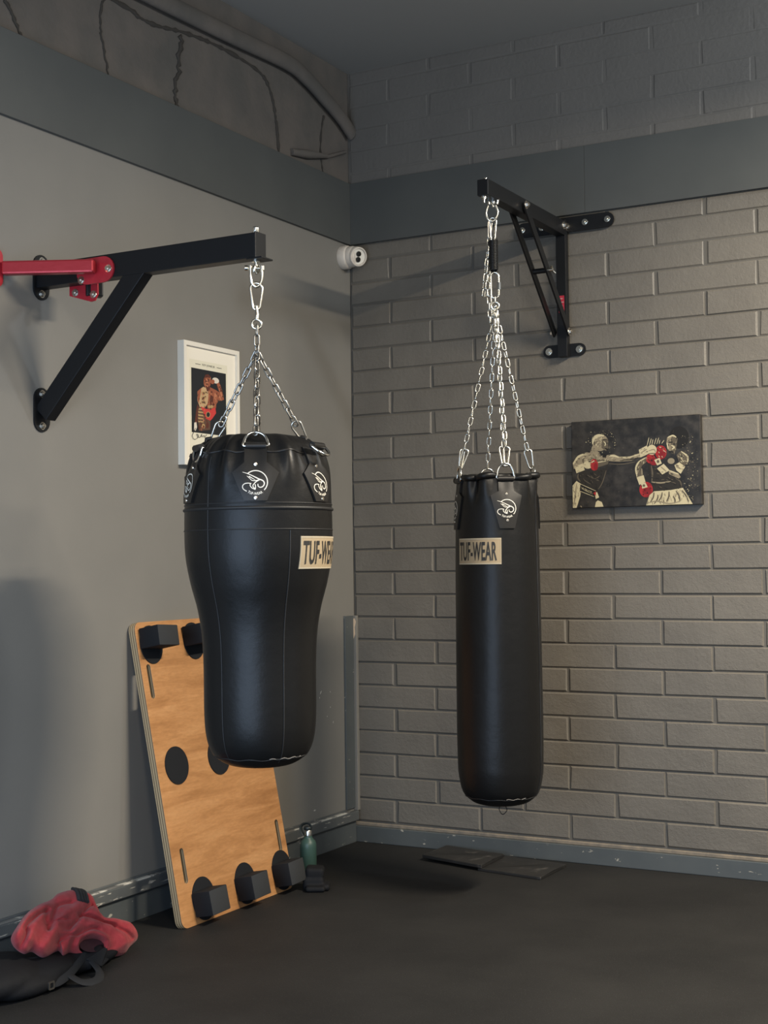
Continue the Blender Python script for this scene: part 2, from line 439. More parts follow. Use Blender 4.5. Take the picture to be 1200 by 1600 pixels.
struct(MB().tube([(0, -.48, 2.972), (.012, -.36, 2.99), (.012, -.2, 3.02), (.012, -.05, 3.078)], [.016, .02, .009, .008], 8).build('trim_10', 'upper', smooth=60))

# ------------------------------------------------------------------ left wall bracket
br = thing('punching_bag_bracket', 'black steel wall bracket with long square arm on the smooth grey left wall', 'bracket', (0, -2.0, 2.17))
def L(v): return (v[0], v[1]+2.0, v[2]-2.17)
a = MB(); a.box(L((.004, -2.025, 2.139)), L((.858, -1.975, 2.214)), .003); a.box(L((.858, -2.028, 2.134)), L((.862, -1.972, 2.216)), .001)
a.box(L((.83, -2.03, 2.134)), L((.885, -1.97, 2.139)), .001)
a.build('arm', 'blackmetal', br)
MB().beam(L((.018, -2, 1.728)), L((.425, -2, 2.165)), .045, .062).build('brace', 'blackmetal', br)
for zc, hz in ((2.176, .074), (1.744, .072)):
    pl = MB().prism(stadium(-2.0, zc, .036, hz), .0, .006, lambda u, v, t: L((t, u, v))).build('wall_plate', 'blackmetal', br)
    for s in (-1, 1):
        q = MB(); bolt(q, L((.006, -2.0, zc + s*(hz-.02))), (1, 0, 0), .009, .008); q.build('bolt', 'darksteel', pl)
eb = MB(); eb.lathe([(0, .044), (.009, .044), (.011, .05), (.011, .062), (.006, .066), (0, .066)], 12, (.845, 0, 0)); eb.build('eye_bolt_nut', 'steel', br, 40)
eb = MB(); eb.lathe([(.013, -.034), (.013, -.04), (.006, -.041), (.006, -.052)], 14, (.845, 0, 0))
eb.tube([(.845, .011*sin(t), -.062 + .011*cos(t)) for t in [2*pi*k/16 for k in range(16)]], .0042, 8, True); eb.build('eye_bolt', 'steel', br, 40)

rb = thing('clamp_brace', 'red steel brace bar clamped onto the black bracket arm at the left edge', 'brace', (.26, -2.03, 2.165))
def L2(v): return (v[0]-.26, v[1]+2.03, v[2]-2.165)
MB().beam(L2((.273, -2.052, 2.173)), L2((.012, -2.182, 2.173)), .036, .042, bev=.006).build('brace_bar', 'redbar', rb)
MB().prism(stadium(.256, 2.166, .075, .041), -2.032, -2.026, lambda u, v, t: L2((u, t, v))).build('clamp_plate', 'red', rb)
MB().prism([(.10, 2.215), (.215, 2.215), (.217, 2.105), (.205, 2.085), (.188, 2.083), (.10, 2.110)], -1.974, -1.968, lambda u, v, t: L2((u, t, v))).build('clamp_plate', 'red', rb)
MB().beam(L2((.165, -1.972, 2.137)), L2((.20, -1.93, 2.137)), .04, .07, bev=.004).build('rear_lug', 'blackmetal', rb)
for x, y, z, ax in ((.31, -2.032, 2.166, -1), (.20, -2.032, 2.141, -1), (.20, -1.974, 2.105, -1), (.125, -1.974, 2.118, -1)):
    q = MB(); bolt(q, L2((x, y, z)), (0, ax, 0), .009, .008); q.build('bolt', 'steel', rb)
q = MB(); q.prism(stadium(-2.205, 2.172, .024, .06), .0, .012, lambda u, v, t: L2((t, u, v))); q.build('wall_plate', 'red', rb)

# ------------------------------------------------------------------ chains
def link_mesh(Ln, W, r):
    h = Ln/2 - W/2; pts = []
    for k in range(9): a = -pi/2 + pi*k/8 + pi/2; pts.append(((W/2-r)*cos(a), 0, h + (W/2-r)*sin(a)))
    for k in range(9): a = pi*k/8 + pi; pts.append(((W/2-r)*cos(a), 0, -h + (W/2-r)*sin(a)))
    m = MB(); m.tube(pts, r, 8, True, upv=(0, 1, 0)); bmesh.ops.recalc_face_normals(m.bm, faces=m.bm.faces[:])
    me = bpy.data.meshes.new('chain_link'); m.bm.to_mesh(me); m.bm.free()
    for p in me.polygons: p.use_smooth = True
    return me
def strand(parent, me, a, b, n, rot0=0., sag=0.):
    """n links from a to b (parent space)"""
    a, b = Vector(a), Vector(b)
    for k in range(n):
        t = (k+.5)/n; p = a.lerp(b, t); p.z -= sag*4*t*(1-t)
        d = (b-a).normalized(); d.z -= sag*4*(1-2*t)/(b-a).length; d.normalize()
        o = bpy.data.objects.new('chain_link', me); C.objects.link(o); o.parent = parent
        q = d.to_track_quat('Z', 'X'); e = q.to_matrix() @ Matrix.Rotation(rot0 + (pi/2 if k % 2 else 0) + rnd.uniform(-.2, .2), 3, 'Z')
        o.location = p; o.rotation_euler = e.to_euler()
def carabiner(mb, top, bot, w, r, side, mi=0):
    """pear shaped snap hook from top to bottom, widest at 'top' end; side = flat direction"""
    top, bot = Vector(top), Vector(bot); d = (bot-top); Ln = d.length; d.normalize()
    s = (Vector(side) - d*Vector(side).dot(d)).normalized(); pts = []
    for k in range(9): a = pi + pi*k/8; pts.append(top + s*(-(w/2)*cos(a)*-1) + d*(w/2 - w/2*sin(a)*-1*1) if False else top + d*(w/2) + s*((w/2)*cos(a)) + d*((w/2)*sin(a)))
    wb = w*.58
    for k in range(7): a = pi*k/6; pts.append(bot - d*(wb/2) + s*((wb/2)*cos(a)) + d*((wb/2)*sin(a)))
    mb.tube(pts, r, 8, True, mi=mi)
def ringpts(c, r, n1, n2, n=20):
    c, n1, n2 = Vector(c), Vector(n1), Vector(n2)
    return [c + n1*(r*cos(2*pi*k/n)) + n2*(r*sin(2*pi*k/n)) for k in range(n)]

# ------------------------------------------------------------------ punching bags
def interp(prof, z):
    for (z0, r0), (z1, r1) in zip(prof, prof[1:]):
        if z0 <= z <= z1: return r0 + (r1-r0)*(z-z0)/(z1-z0 or 1)
    return prof[-1][1] if z > prof[-1][0] else prof[0][1]
class Skin:
    """surface of revolution: profile list (z, r), straps at given angles pull folds near the top"""
    def __init__(s, pts, straps, ztop, depth):
        raw = spline([(r, z, 0) for z, r in pts], 10); s.prof = [(p.x if p.x > 0 else 0, p.y) for p in raw]
        s.zr = []
        for r, z in s.prof:
            if not s.zr or z > s.zr[-1][0]: s.zr.append((z, r))
        s.straps, s.ztop, s.depth = straps, ztop, depth
    def fold(s, z, a):
        f = max(0, min(1, (z - (s.ztop - s.depth))/s.depth)); f = f*f*(3-2*f)
        if z > s.ztop: f *= max(.35, 1 - (z - s.ztop)*12)
        v = 0
        for i, t in enumerate(s.straps):
            d = (a - t + pi) % (2*pi) - pi
            e = abs(d)*s.R
            v -= .013*math.exp(-(e/.05)**2)
            v += .010*math.exp(-((e-.085)/.022)**2) - .008*math.exp(-((e-.122)/.016)**2)
            v += .004*sin(d*23 + i*1.7)*math.exp(-((e-.1)/.09)**2)
        return f*v
    def r(s, z, a, base=None):
        s.R = .2 if not hasattr(s, 'Rm') else s.Rm
        rr = interp(s.zr, z) if base is None else base
        return rr + s.fold(z, a)
    def pt(s, a0, u, z, off):
        """u metres along the circumference from angle a0"""
        rr = interp(s.zr, z); a = a0 + u/max(rr, .12)
        q = s.r(z, a) + off
        return Vector((q*cos(a), q*sin(a), z))
    def top(s, a0, u, v, zref, off):
        return s.pt(a0, u, zref + v, off)

EMB_W = text_mesh('TUF-WEAR', 1., .02, .8, 1.1)
LAB_W = text_mesh('TUF-WEAR', 1., .02, 1., 1.06)
def emblem(mb, f, s, mi=0):
    """white eagle-head ring mark; f(u,v) maps metres, s = half size"""
    def g(x, y): return f((x-240)/130*s, (632-y)/130*s)
    ring = [(240+120*cos(radians(t)), 620-120*sin(radians(t))) for t in range(132, -52, -8)]
    mb.ribbon(ring, 10, g, mi)
    S = lambda pts, n=5: [(p.x, p.y) for p in spline([(x, y, 0) for x, y in pts], n)]
    def st(pts, w0, w1):
        P = S(pts); n = len(P); mb.ribbon(P, [w0 + (w1-w0)*k/(n-1) for k in range(n)], g, mi)
    st([(108, 515), (150, 528), (200, 550), (250, 576), (288, 596)], 4, 13)
    st([(153, 556), (182, 582), (203, 602), (238, 606), (288, 594)], 5, 9)
    st([(172, 560), (200, 576), (236, 598)], 12, 4)
    st([(284, 592), (318, 610), (328, 640), (312, 668), (285, 676), (266, 662), (264, 640)], 13, 8)
    st([(286, 594), (250, 614), (224, 640), (214, 664), (238, 696)], 10, 9)
    st([(238, 696), (240, 668), (236, 644)], 9, 8)
    st([(152, 716), (118, 692), (110, 662), (128, 638), (164, 631), (198, 636)], 9, 8)
    st([(190, 636), (186, 655), (204, 682), (238, 698)], 8, 9)
    # name along the lower arc
    pts, fs, w, h = EMB_W
    sc = 150/w
    vs = []
    for x, y in pts:
        a = -pi/2 - .03 + x*sc/122; r_ = 122 - y*sc*1.05
        vs.append(mb.bm.verts.new(g(240 + r_*cos(a), 620 - r_*sin(a))))
    for q in fs: mb.face([vs[i] for i in q], mi)
def patch(mb, f, rows, off, cols=9, mi=0):
    """rows (v, halfwidth) -> raised sewn panel on the surface; f(u, v, off)"""
    T = []
    for v, hw in rows: T.append([f(-hw + 2*hw*k/(cols-1), v, off) for k in range(cols)])
    V = [mb.verts(r) for r in T]
    for A, B in zip(V, V[1:]):
        for k in range(cols-1): mb.face([A[k], A[k+1], B[k+1], B[k]], mi)
    rim = V[0] + [r[-1] for r in V[1:-1]] + V[-1][::-1] + [r[0] for r in V[-2:0:-1]]
    uv = [(-hw + 2*hw*k/(cols-1), v) for v, hw in rows[:1] for k in range(cols)] + [(hw, v) for v, hw in rows[1:-1]] + [(-hw + 2*hw*k/(cols-1), v) for v, hw in rows[-1:] for k in range(cols)][::-1] + [(-hw, v) for v, hw in rows[-2:0:-1]]
    Lw = mb.verts([f(u*1.015, v, -.004) for u, v in uv]); n = len(rim)
    for k in range(n): mb.face([rim[k], rim[(k+1) % n], Lw[(k+1) % n], Lw[k]], mi)
def dense(rows, step=.012):
    out = []
    for (v0, h0), (v1, h1) in zip(rows, rows[1:]):
        n = max(1, int(abs(v1-v0)/step))
        for k in range(n): out.append((v0+(v1-v0)*k/n, h0+(h1-h0)*k/n))
    out.append(rows[-1]); return out

def make_bag(name, label, loc, pts, straps, ztop, depth, Rm, z0, emb_z, lab, dring, tabrows, es, seg=200, dfree=()):
    t = thing(name, label, 'punching bag', loc)
    sk = Skin([(z - z0, r) for z, r in pts], straps, ztop - z0, depth); sk.Rm = Rm; sk.R = Rm
    body = MB(); body.lathe([(r, z) for r, z in sk.prof], seg, rf=lambda r, h, a: max(r + sk.fold(h, a)*(1 if r > .1 else r*r*100), .002))
    body.build('body', 'vinyl', t, 70)
    ez = emb_z - z0
    for i, a in enumerate(straps):
        fm = lambda u, v, off, a=a: sk.pt(a, u, ez + v, off)
        p = MB(); patch(p, fm, dense(tabrows + [(dring['base'] - emb_z, tabrows[-1][1])]), .0065)
        po = p.build('strap_tab', 'vinyl2', t, 40)
        e = MB(); emblem(e, lambda u, v: fm(u, v, .0078), es); e.build('emblem', 'white', po, recalc=False)
        for vv in (.054, -.041):
            r_ = MB(); c = fm(0, vv, .006); nrm = Vector((cos(a), sin(a), 0)); u_ = Vector((-sin(a), cos(a), 0))
            for h0, rr in ((.0, .0058),):
                A = r_.verts([c + u_*(rr*cos(2*pi*k/12)) + Vector((0, 0, rr*sin(2*pi*k/12))) for k in range(12)])
                B = r_.verts([c + nrm*.0025 + u_*(rr*.8*cos(2*pi*k/12)) + Vector((0, 0, rr*.8*sin(2*pi*k/12))) for k in range(12)])
                D = r_.bm.verts.new(c + nrm*.0033)
                for k in range(12):
                    r_.face([A[k], A[(k+1) % 12], B[(k+1) % 12], B[k]]); r_.face([B[k], B[(k+1) % 12], D])
            r_.build('rivet', 'rivet', po, 40)
        # strap loop + D ring
        u_ = Vector((-sin(a), cos(a), 0)); nrm = Vector((cos(a), sin(a), 0))
        zb = dring['base'] - z0; rb_ = sk.r(zb, a) + .009; c = nrm*rb_ + Vector((0, 0, zb))
        if i in dfree: dirv = (nrm*(.75 if i == 1 else .12) - Vector((0, 0, .66))).normalized(); c = c + nrm*(.03 if i == 1 else .006) + Vector((0, 0, .004))
        else: dirv = (Vector((0, 0, 1)) - nrm*dring['lean']).normalized()
        lp = MB(); lp.tube([c - u_*.029, c - u_*.014, c + u_*.014, c + u_*.029], .0105, 10); lp.build('strap_loop', 'vinyl2', t, 50)
        w_ = dring['w']; hgt = dring['h']; P = [c - u_*w_, c + u_*w_]
        for k in range(1, 14):
            g = pi*k/14; P.append(c + u_*(w_*cos(g)) + dirv*(hgt*(sin(g)**.8)))
        D = MB(); D.tube(spline(P[:1] + [c] + P[1:], 3, True), .0042, 8, True); D.build('d_ring', 'chrome', t, 60)
    # label
    la, lz, lw, lh = lab
    fl = lambda u, v, off: sk.pt(la, u, lz - z0 + v, off)
    q = MB(); patch(q, fl, dense([(-lh/2, lw/2), (lh/2, lw/2)]), .0018, 25); lo = q.build('label', 'label', t, 40)
    tx = MB(); add_text(tx, LAB_W, lambda u, v: fl(u - .004, v, .0032), lw*.87/LAB_W[2], lh*.72/LAB_W[3]); tx.build('lettering', 'ink', lo, recalc=False)
    bd = MB()
    for vv in (-lh/2+.0025, lh/2-.0025): bd.ribbon([(-lw/2 + lw*k/24, vv) for k in range(25)], .004, lambda u, v: fl(u, v, .0026))
    for uu in (-lw/2+.0015, lw/2-.0015): bd.ribbon([(uu, -lh/2 + lh*k/6) for k in range(7)], .002, lambda u, v: fl(u, v, .0026))
    bd.build('border', 'edge', lo, recalc=False)
    return t, sk

# left: wide shouldered bag
AL = radians(-55.92); LB = (.845, -2.0, .645)
profL = [(.645, 0), (.6465, .05), (.653, .09), (.667, .119), (.69, .143), (.733, .1575), (.80, .1635), (.938, .1645), (1.032, .169), (1.107, .181), (1.182, .2005), (1.257, .214), (1.333, .217), (1.43, .2145), (1.5, .207), (1.55, .192), (1.578, .174), (1.597, .152), (1.609, .125), (1.6125, .08), (1.611, .03), (1.611, 0)]
strapsL = [AL + radians(d) for d in (-2, 56, 118, 180, -122, -69)]
bagL, skL = make_bag('punching_bag', 'black wide-shouldered punching bag hanging at the left in front of the leaning plywood board', LB, profL, strapsL, 1.575, .16, .19, .645, 1.462, (AL + radians(60), 1.267, .205, .093), dict(base=1.570, w=.034, h=.042, lean=.35), [(-.049, .031), (.031, .066), (.060, .032)], .0352, 240, dfree=(1, 5))
def seam(t, sk, pts, r, name='seam', m='thread', z0=.645):
    P = [sk.pt(a, 0, z - z0, .0004) for a, z in pts]; MB().tube(P, r, 6).build(name, m, t, 60)
seam(bagL, skL, [(AL - radians(41), .67 + .95*k/60) for k in range(56)], .0018)
seam(bagL, skL, [(AL + radians(24), .67 + .66*k/40) for k in range(41)], .0018)
for z in (1.408, 1.334): seam(bagL, skL, [(2*pi*k/72, z) for k in range(73)], .0018)
seam(bagL, skL, [(2*pi*k/72, 1.394) for k in range(73)], .005)
seam(bagL, skL, [(2*pi*k/72, .680 + .002*sin(k)) for k in range(73)], .0016)
seam(bagL, skL, [(AL + radians(10 + k*3), .682 + .002*sin(k*1.3)) for k in range(16)], .0017, 'worn_seam', 'wornseam')
seam(bagL, skL, [(2*pi*k/96, 1.556 + .004*sin(k*.8)) for k in range(97)], .0032, 'rim_piping', 'vinyl2')
for k in range(16):     # laced closure along the back rim
    a = AL + radians(75 + k*14); p = skL.pt(a, 0, 1.601 - .645, .001)
    if k % 2 == 0: q = MB(); q.tube([p + Vector((0, 0, -.006)), p + Vector((0, 0, .004)), p*.9 + Vector((0, 0, p.z*.1 + .006))], .006, 8); q.build('lace', 'vinyl2', bagL, 60)

# right: straight bag
AR = radians(-65.84); RB = (1.028, -.71, .342)
profR = [(.342, 0), (.3425, .03), (.352, .085), (.367, .115), (.396, .140), (.454, .1535), (.524, .157), (.71, .1578), (1.18, .155), (1.37, .152), (1.46, .150), (1.51, .1475), (1.53, .145), (1.545, .143), (1.551, .13), (1.548, .09), (1.548, 0)]
strapsR = [AR + radians(14) + radians(90)*k for k in range(4)]
bagR, skR = make_bag('punching_bag', 'tall straight black punching bag hanging in front of the brick wall', RB, profR, strapsR, 1.535, .12, .15, .342, 1.421, (AR - radians(28), 1.271, .18, .094), dict(base=1.531, w=.031, h=.054, lean=.05), [(-.069, .027), (.049, .057), (.065, .028)], .0335, 200)
rim = []
for k in range(121):
    a = 2*pi*k/120; d = min(abs((a - s + pi) % (2*pi) - pi) for s in strapsR)
    z = 1.541 + .005*sin(a*5+1) - .016*math.exp(-(d/.22)**2) - .342
    rr = skR.r(1.53-.342, a) + .002 - .021*math.exp(-(d/.24)**2); rim.append((rr*cos(a), rr*sin(a), z))
MB().tube(rim[:-1], [.0125 - .007*math.exp(-(min(abs((2*pi*k/120 - s + pi) % (2*pi) - pi) for s in strapsR)/.24)**2) for k in range(120)], 10, True).build('rim_roll', 'vinyl', bagR, 60)
seam(bagR, skR, [(AR + radians(68), .39 + 1.1*k/50) for k in range(51)], .0018, z0=.342)
seam(bagR, skR, [(2*pi*k/72, .381 + .0015*sin(k)) for k in range(73)], .0016, z0=.342)
seam(bagR, skR, [(AR + radians(8 + k*3), .383 + .002*sin(k*1.3)) for k in range(12)], .0015, 'worn_seam', 'wornseam', z0=.342)
e1 = Vector((-sin(AR), cos(AR), 0))
MB().tube(spline([e1*(-.004), e1*-.008 + Vector((0, 0, -.015)), e1*.004 + Vector((0, 0, -.033)), e1*.02 + Vector((0, 0, -.018)), e1*.012 + Vector((0, 0, .003))], 6), .0016, 6).build('bottom_loop', 'thread', bagR, 60)

# left chain set
linkL = link_mesh(.041, .021, .0028); linkL.materials.append(M['darksteel'])
chL = thing('hanging_chain', 'zinc chain sling holding the wide punching bag under the left bracket arm', 'chain', (.845, -2.0, 2.10))
vL = Vector((-sin(AL), cos(AL), 0)); nL = Vector((cos(AL), sin(AL), 0))
q = MB(); q.tube(spline([vL*-.016 + Vector((0, 0, .010)), vL*-.017 + Vector((0, 0, -.012)), vL*-.013 + Vector((0, 0, -.032)), Vector((0, 0, -.044)), vL*.013 + Vector((0, 0, -.032)), vL*.017 + Vector((0, 0, -.012)), vL*.016 + Vector((0, 0, .010))], 4), .0048, 8)
q.build('shackle', 'steel', chL, 60)
q = MB(); q.tube([vL*-.034 + Vector((0, 0, .012)), vL*-.025 + Vector((0, 0, .012)), vL*-.0245 + Vector((0, 0, .012)), vL*.022 + Vector((0, 0, .012))], [.008, .008, .005, .005], 10)
for s in (-1, 1): q.lathe([(.0085, -.006), (.0085, .006)], 12, vL*.017*s + Vector((0, 0, .012)))
q.build('shackle_pin', 'steel', chL, 50)
q = MB(); carabiner(q, (0, 0, -.032), (0, 0, -.112), .036, .0042, vL); q.build('snap_hook', 'steel', chL, 60)
q = MB(); q.tube([(0, 0, -.100), (0, 0, -.118), (0, 0, -.125), (0, 0, -.142)], [.006, .0055, .008, .0075], 10); q.tube(ringpts((0, 0, -.155), .014, vL, (0, 0, 1)), .0042, 8, True); q.build('swivel', 'steel', chL, 60)
strand(chL, linkL, (0, 0, -.158), (0, 0, -.248), 3, AL)
ends = []
for i in (0, 2, 3, 4):
    a = strapsL[i]; nr = Vector((cos(a), sin(a), 0)); zb = 1.570
    c = nr*(skL.r(zb - .645, a) + .004) + Vector((0, 0, zb - 2.10)); dv = (Vector((0, 0, 1)) - nr*.35).normalized()
    ends.append((i, c + dv*.038))
for i, e in ends:
    st_ = Vector((0, 0, -.238)); d = (e - st_).normalized()
    if i in (0, 3): strand(chL, linkL, st_, e + Vector((0, 0, -.004)), 9, AL + i)
    else:
        m_ = e - d*.06; strand(chL, linkL, st_, m_ + d*.006, 9, AL + i)
        q = MB(); carabiner(q, m_ - d*.006, e + d*.008, .030, .0035, vL + Vector((0, 0, .5))); q.build('snap_hook', 'steel', chL, 60)

# right chain set
linkR = link_mesh(.036, .019, .0026); linkR.materials.append(M['steel'])
chR = thing('hanging_chain', 'bright chain sling with black spring holding the tall straight punching bag', 'chain', (1.028, -.71, 2.575))
vR = Vector((-sin(AR), cos(AR), 0)); up = Vector((0, 0, 1))
q = MB(); q.tube([vR*-.012 + up*.004, vR*-.012 - up*.016], .007, 8); q.tube([vR*.022 + up*.004, vR*.018 - up*.016], .007, 8); q.tube(spline([vR*-.014 - up*.02, vR*-.022 - up*.05, vR*-.012 - up*.074, vR*.006 - up*.078, vR*.018 - up*.06, vR*.021 - up*.042, vR*.014 - up*.02], 4), .0045, 8); q.build('shackle', 'steel', chR, 60)
q = MB(); carabiner(q, vR*.002 - up*.066, vR*.002 - up*.15, .026, .004, vR + Vector((.25, -.1, 0))); q.build('snap_hook', 'steel', chR, 60)
q = MB(); carabiner(q, vR*-.008 - up*.078, vR*-.012 - up*.142, .018, .003, vR - Vector((.3, -.6, 0))); q.build('snap_hook', 'darksteel', chR, 60)
P = []
for k in range(20*12+1):
    t = k/(20*12); P.append(vR*(.002 + .0155*cos(2*pi*20*t)) + Vector((cos(AR), sin(AR), 0))*(.0155*sin(2*pi*20*t)) - up*(.152 + .112*t))
q = MB(); q.tube(P, .0031, 6)
q.tube([vR*.002 - up*.138, vR*.016 - up*.146, vR*.0175 - up*.155], .0032, 6); q.tube([vR*.0175 - up*.264, vR*.014 - up*.270, vR*.002 - up*.274], .0032, 6); q.build('spring', 'spring', chR, 60)
q = MB()
Pq = [vR*(.006 + .0145*cos(t)) - up*(.285 - .0145*sin(t)) for t in [pi*k/10 for k in range(11)]] + [vR*(.006 - .0145*cos(t)) - up*(.352 + .0145*sin(t)) for t in [pi*k/10 for k in range(11)]]
q.tube(Pq, .0042, 8, True); q.build('quick_link', 'steel', chR, 60)
q = MB(); q.tube([vR*.0205 - up*.335, vR*.0205 - up*.308], .0075, 6); q.build('quick_link_nut', 'chrome', chR, 30)
q = MB(); q.tube([vR*.006 - up*.362, vR*.006 - up*.378], .0045, 8); q.tube(ringpts(vR*.006 - up*.395, .0145, vR, up), .0045, 8, True); ellipsoid(q, vR*.006 - up*.398, (.009, .009, .009), 12, 8); q.build('swivel', 'steel', chR, 60)
for i, a in enumerate(strapsR):
    nr = Vector((cos(a), sin(a), 0)); zb = 1.537
    c = nr*(skR.r(zb - .342, a) + .004) + up*(zb - 2.575); e = c + (up - nr*.05).normalized()*.046
    st_ = vR*.006 - up*.405; d = (e - st_).normalized()
    if i == 2: strand(chR, linkR, st_, e, 20, AR)
    else:
        m_ = e - d*.066; strand(chR, linkR, st_, m_ + d*.006, 17, AR + i)
        if i == 0:
            strand(chR, linkR, st_ + Vector((.004, -.006, -.01)), m_ + d*.004 + vR*.006, 17, AR + 1)
            for s in (-1, 1): q = MB(); carabiner(q, m_ + vR*.010*s, e + d*.007 + vR*.004*s, .022, .0038, vR*.6 + Vector((.3*s, .3, 0))); q.build('snap_hook', 'steel', chR, 60)
        elif i == 3:
            for s in (-1, 1): q = MB(); carabiner(q, m_ + vR*.007*s, e + d*.007, .022, .0036, vR + Vector((.6*s, .3, 0))); q.build('snap_hook', 'steel', chR, 60)
        else: q = MB(); carabiner(q, m_, e + d*.007, .028, .0036, vR); q.build('snap_hook', 'steel', chR, 60)
# spare tail of chain looped beside the spring
base = vR*-.012 - up*.142
strand(chR, linkR, base, vR*-.022 - up*.36, 8, .3)
strand(chR, linkR, vR*-.018 - up*.19, vR*-.037 - up*.36, 6, .9)
strand(chR, linkR, vR*-.016 - up*.36, vR*-.012 - up*.46, 4, .2)

# ------------------------------------------------------------------ right wall bracket
bq = thing('punching_bag_bracket', 'black bolted steel bracket with twin braces on the brick wall', 'bracket', (1.032, 0, 2.35))
def L3(v): return (v[0]-1.032, v[1], v[2]-2.35)
m = MB(); m.box(L3((1.010, -.80, 2.573)), L3((1.054, -.04, 2.633)), .003); m.build('arm', 'blackmetal', bq)
m = MB(); m.box(L3((1.010, -.040, 2.072)), L3((1.053, -.008, 2.64)), .002); po = m.build('post', 'blackmetal', bq)
m = MB(); m.box(L3((1.020, -.0415, 2.255)), L3((1.044, -.0405, 2.325))); st_ = m.build('sticker', 'sticker', po)
st_['label'] = 'red sticker'
m = MB()
for k in range(4): m.box(L3((1.022, -.042, 2.265 + k*.015)), L3((1.022 + .02 - .004*(k % 2), -.0416, 2.270 + k*.015)))
m.build('sticker_print', 'stickerw', po)
pl = MB().prism(stadium(1.040, 2.622, .215, .031), -.018, -.0085, lambda u, v, t: L3((u, t, v))).build('wall_plate', 'blackmetal', bq)
for x in (.852, .94, 1.131, 1.228):
    q = MB(); bolt(q, L3((x, -.018, 2.623)), (0, -1, 0), .0095, .008); q.build('bolt', 'steel', pl)
pl = MB().prism(stadium(1.027, 2.102, .093, .026), -.0085, .0, lambda u, v, t: L3((u, t, v))).build('wall_plate', 'blackmetal', bq)
for x in (.96, 1.094):
    q = MB(); bolt(q, L3((x, -.0085, 2.102)), (0, -1, 0), .011, .008); q.build('bolt', 'steel', pl)
for x in (1.001, 1.064):
    MB().beam(L3((x, -.478, 2.60)), L3((x, -.040, 2.165)), .008, .034, up=(0, 0, 1), bev=.001).build('brace', 'blackmetal', bq)
MB().tube([L3((.998, -.265, 2.388)), L3((1.067, -.265, 2.388))], .011, 12).build('crossbar', 'blackmetal', bq, 50)
q = MB(); q.tube([L3((1.068, -.265, 2.388)), L3((1.088, -.265, 2.388))], .007, 10); q.tube([L3((1.08, -.265, 2.388)), L3((1.088, -.28, 2.402))], .005, 8); q.tube([L3((1.08, -.265, 2.388)), L3((1.09, -.25, 2.375))], .005, 8); q.build('wing_nut', 'steel', bq, 50)
for x, y, z, s in ((1.068, -.478, 2.603, 1), (.997, -.478, 2.603, -1), (1.054, -.055, 2.612, 1), (1.054, -.024, 2.612, 1), (1.068, -.05, 2.172, 1), (.997, -.05, 2.172, -1)):
    q = MB(); bolt(q, L3((x, y, z)), (s, 0, 0), .0115, .009); q.build('bolt', 'rivet', bq)
for y in (-.775, -.70):
    q = MB(); q.lathe([(0, .2835), (.0075, .2835), (.0075, .291), (.004, .294), (0, .294)], 10, (0, y, 0)); q.build('bolt', 'chrome', bq, 40)
for y in (-.78, -.70):
    q = MB(); q.lathe([(.013, .223), (.013, .219), (.009, .2185), (.009, .212), (.005, .211), (.005, .20)], 12, (-.004, y, 0)); q.build('eye_bolt', 'chrome', bq, 40)

# ------------------------------------------------------------------ security camera
cc = thing('security_camera', 'small white turret security camera in the room corner under the beams', 'camera', (0, -.062, 2.598))
m = MB(); m.lathe([(.052, 0), (.053, .004), (.052, .03), (.049, .036), (.046, .038)], 36, axis='X'); m.build('base', 'cctv', cc, 35)
hd = MB(); hd.lathe([(.046, .034), (.047, .045), (.046, .06), (.040, .072), (.032, .078)], 36, axis='X')
hd.build('collar', 'cctv', cc, 35)
D = Vector((.84, -.46, -.22)).normalized(); pq = D.to_track_quat('Z', 'Y').to_matrix().to_4x4(); pq.translation = Vector((.062, .004, .0))
def xf(mb):
    for v in mb.bm.verts: v.co = pq @ v.co
    return mb
m = MB(); m.lathe([(.02, -.03), (.040, -.015), (.0445, .005), (.044, .028), (.041, .033), (.037, .0335), (.035, .030), (.0345, .026)], 36); xf(m).build('turret', 'cctv', cc, 35)
m = MB(); m.lathe([(.0, .027), (.03, .027), (.033, .0275), (.0345, .026)][::-1], 30); xf(m).build('faceplate', 'frame', cc, 35)
for y in (.0125, -.0125):
    m = MB(); m.lathe([(.0118, .026), (.0118, .0305), (.009, .0305), (0, .0315)], 24, (0, y, 0)); xf(m).build('lens', 'lens', cc, 35)

# ------------------------------------------------------------------ framed poster
FY0, FY1, FZ0, FZ1 = -1.2745, -.918, 1.606, 2.068
fp = thing('framed_poster', 'white framed poster of a boxer with a red belt on the smooth left wall', 'picture', (0, (FY0+FY1)/2, FZ0))
yc = (FY0+FY1)/2
def L4(x, y, z): return (x, y - yc, z - FZ0)
b_ = .0165
m = MB()
outer = [(FY0, FZ0), (FY1, FZ0), (FY1, FZ1), (FY0, FZ1)]; inner = [(FY0+b_, FZ0+b_), (FY1-b_, FZ0+b_), (FY1-b_, FZ1-b_), (FY0+b_, FZ1-b_)]
m.prism(outer, .0, .03, lambda u, v, t: L4(t, u, v), holes=[inner]); m.build('frame', 'frame', fp)
m = MB(); m.box(L4(.004, FY0+b_, FZ0+b_), L4(.020, FY1-b_, FZ1-b_)); m.build('mat_board', 'matboard', fp)
art_m = ['paper', 'print night', 'print skin', 'print skin light', 'print skin dark', 'print gold', 'print red', 'print brown', 'print white', 'print tan', 'ink']
PY0, PY1, PZ0, PZ1 = -1.2185, -.997, 1.730, 1.972
pm = MB(); pm.box(L4(.0201, -1.228, 1.640), L4(.0205, -.988, 2.004))
pm.box(L4(.0205, PY0, PZ0), L4(.0207, PY1, PZ1), mi=1)
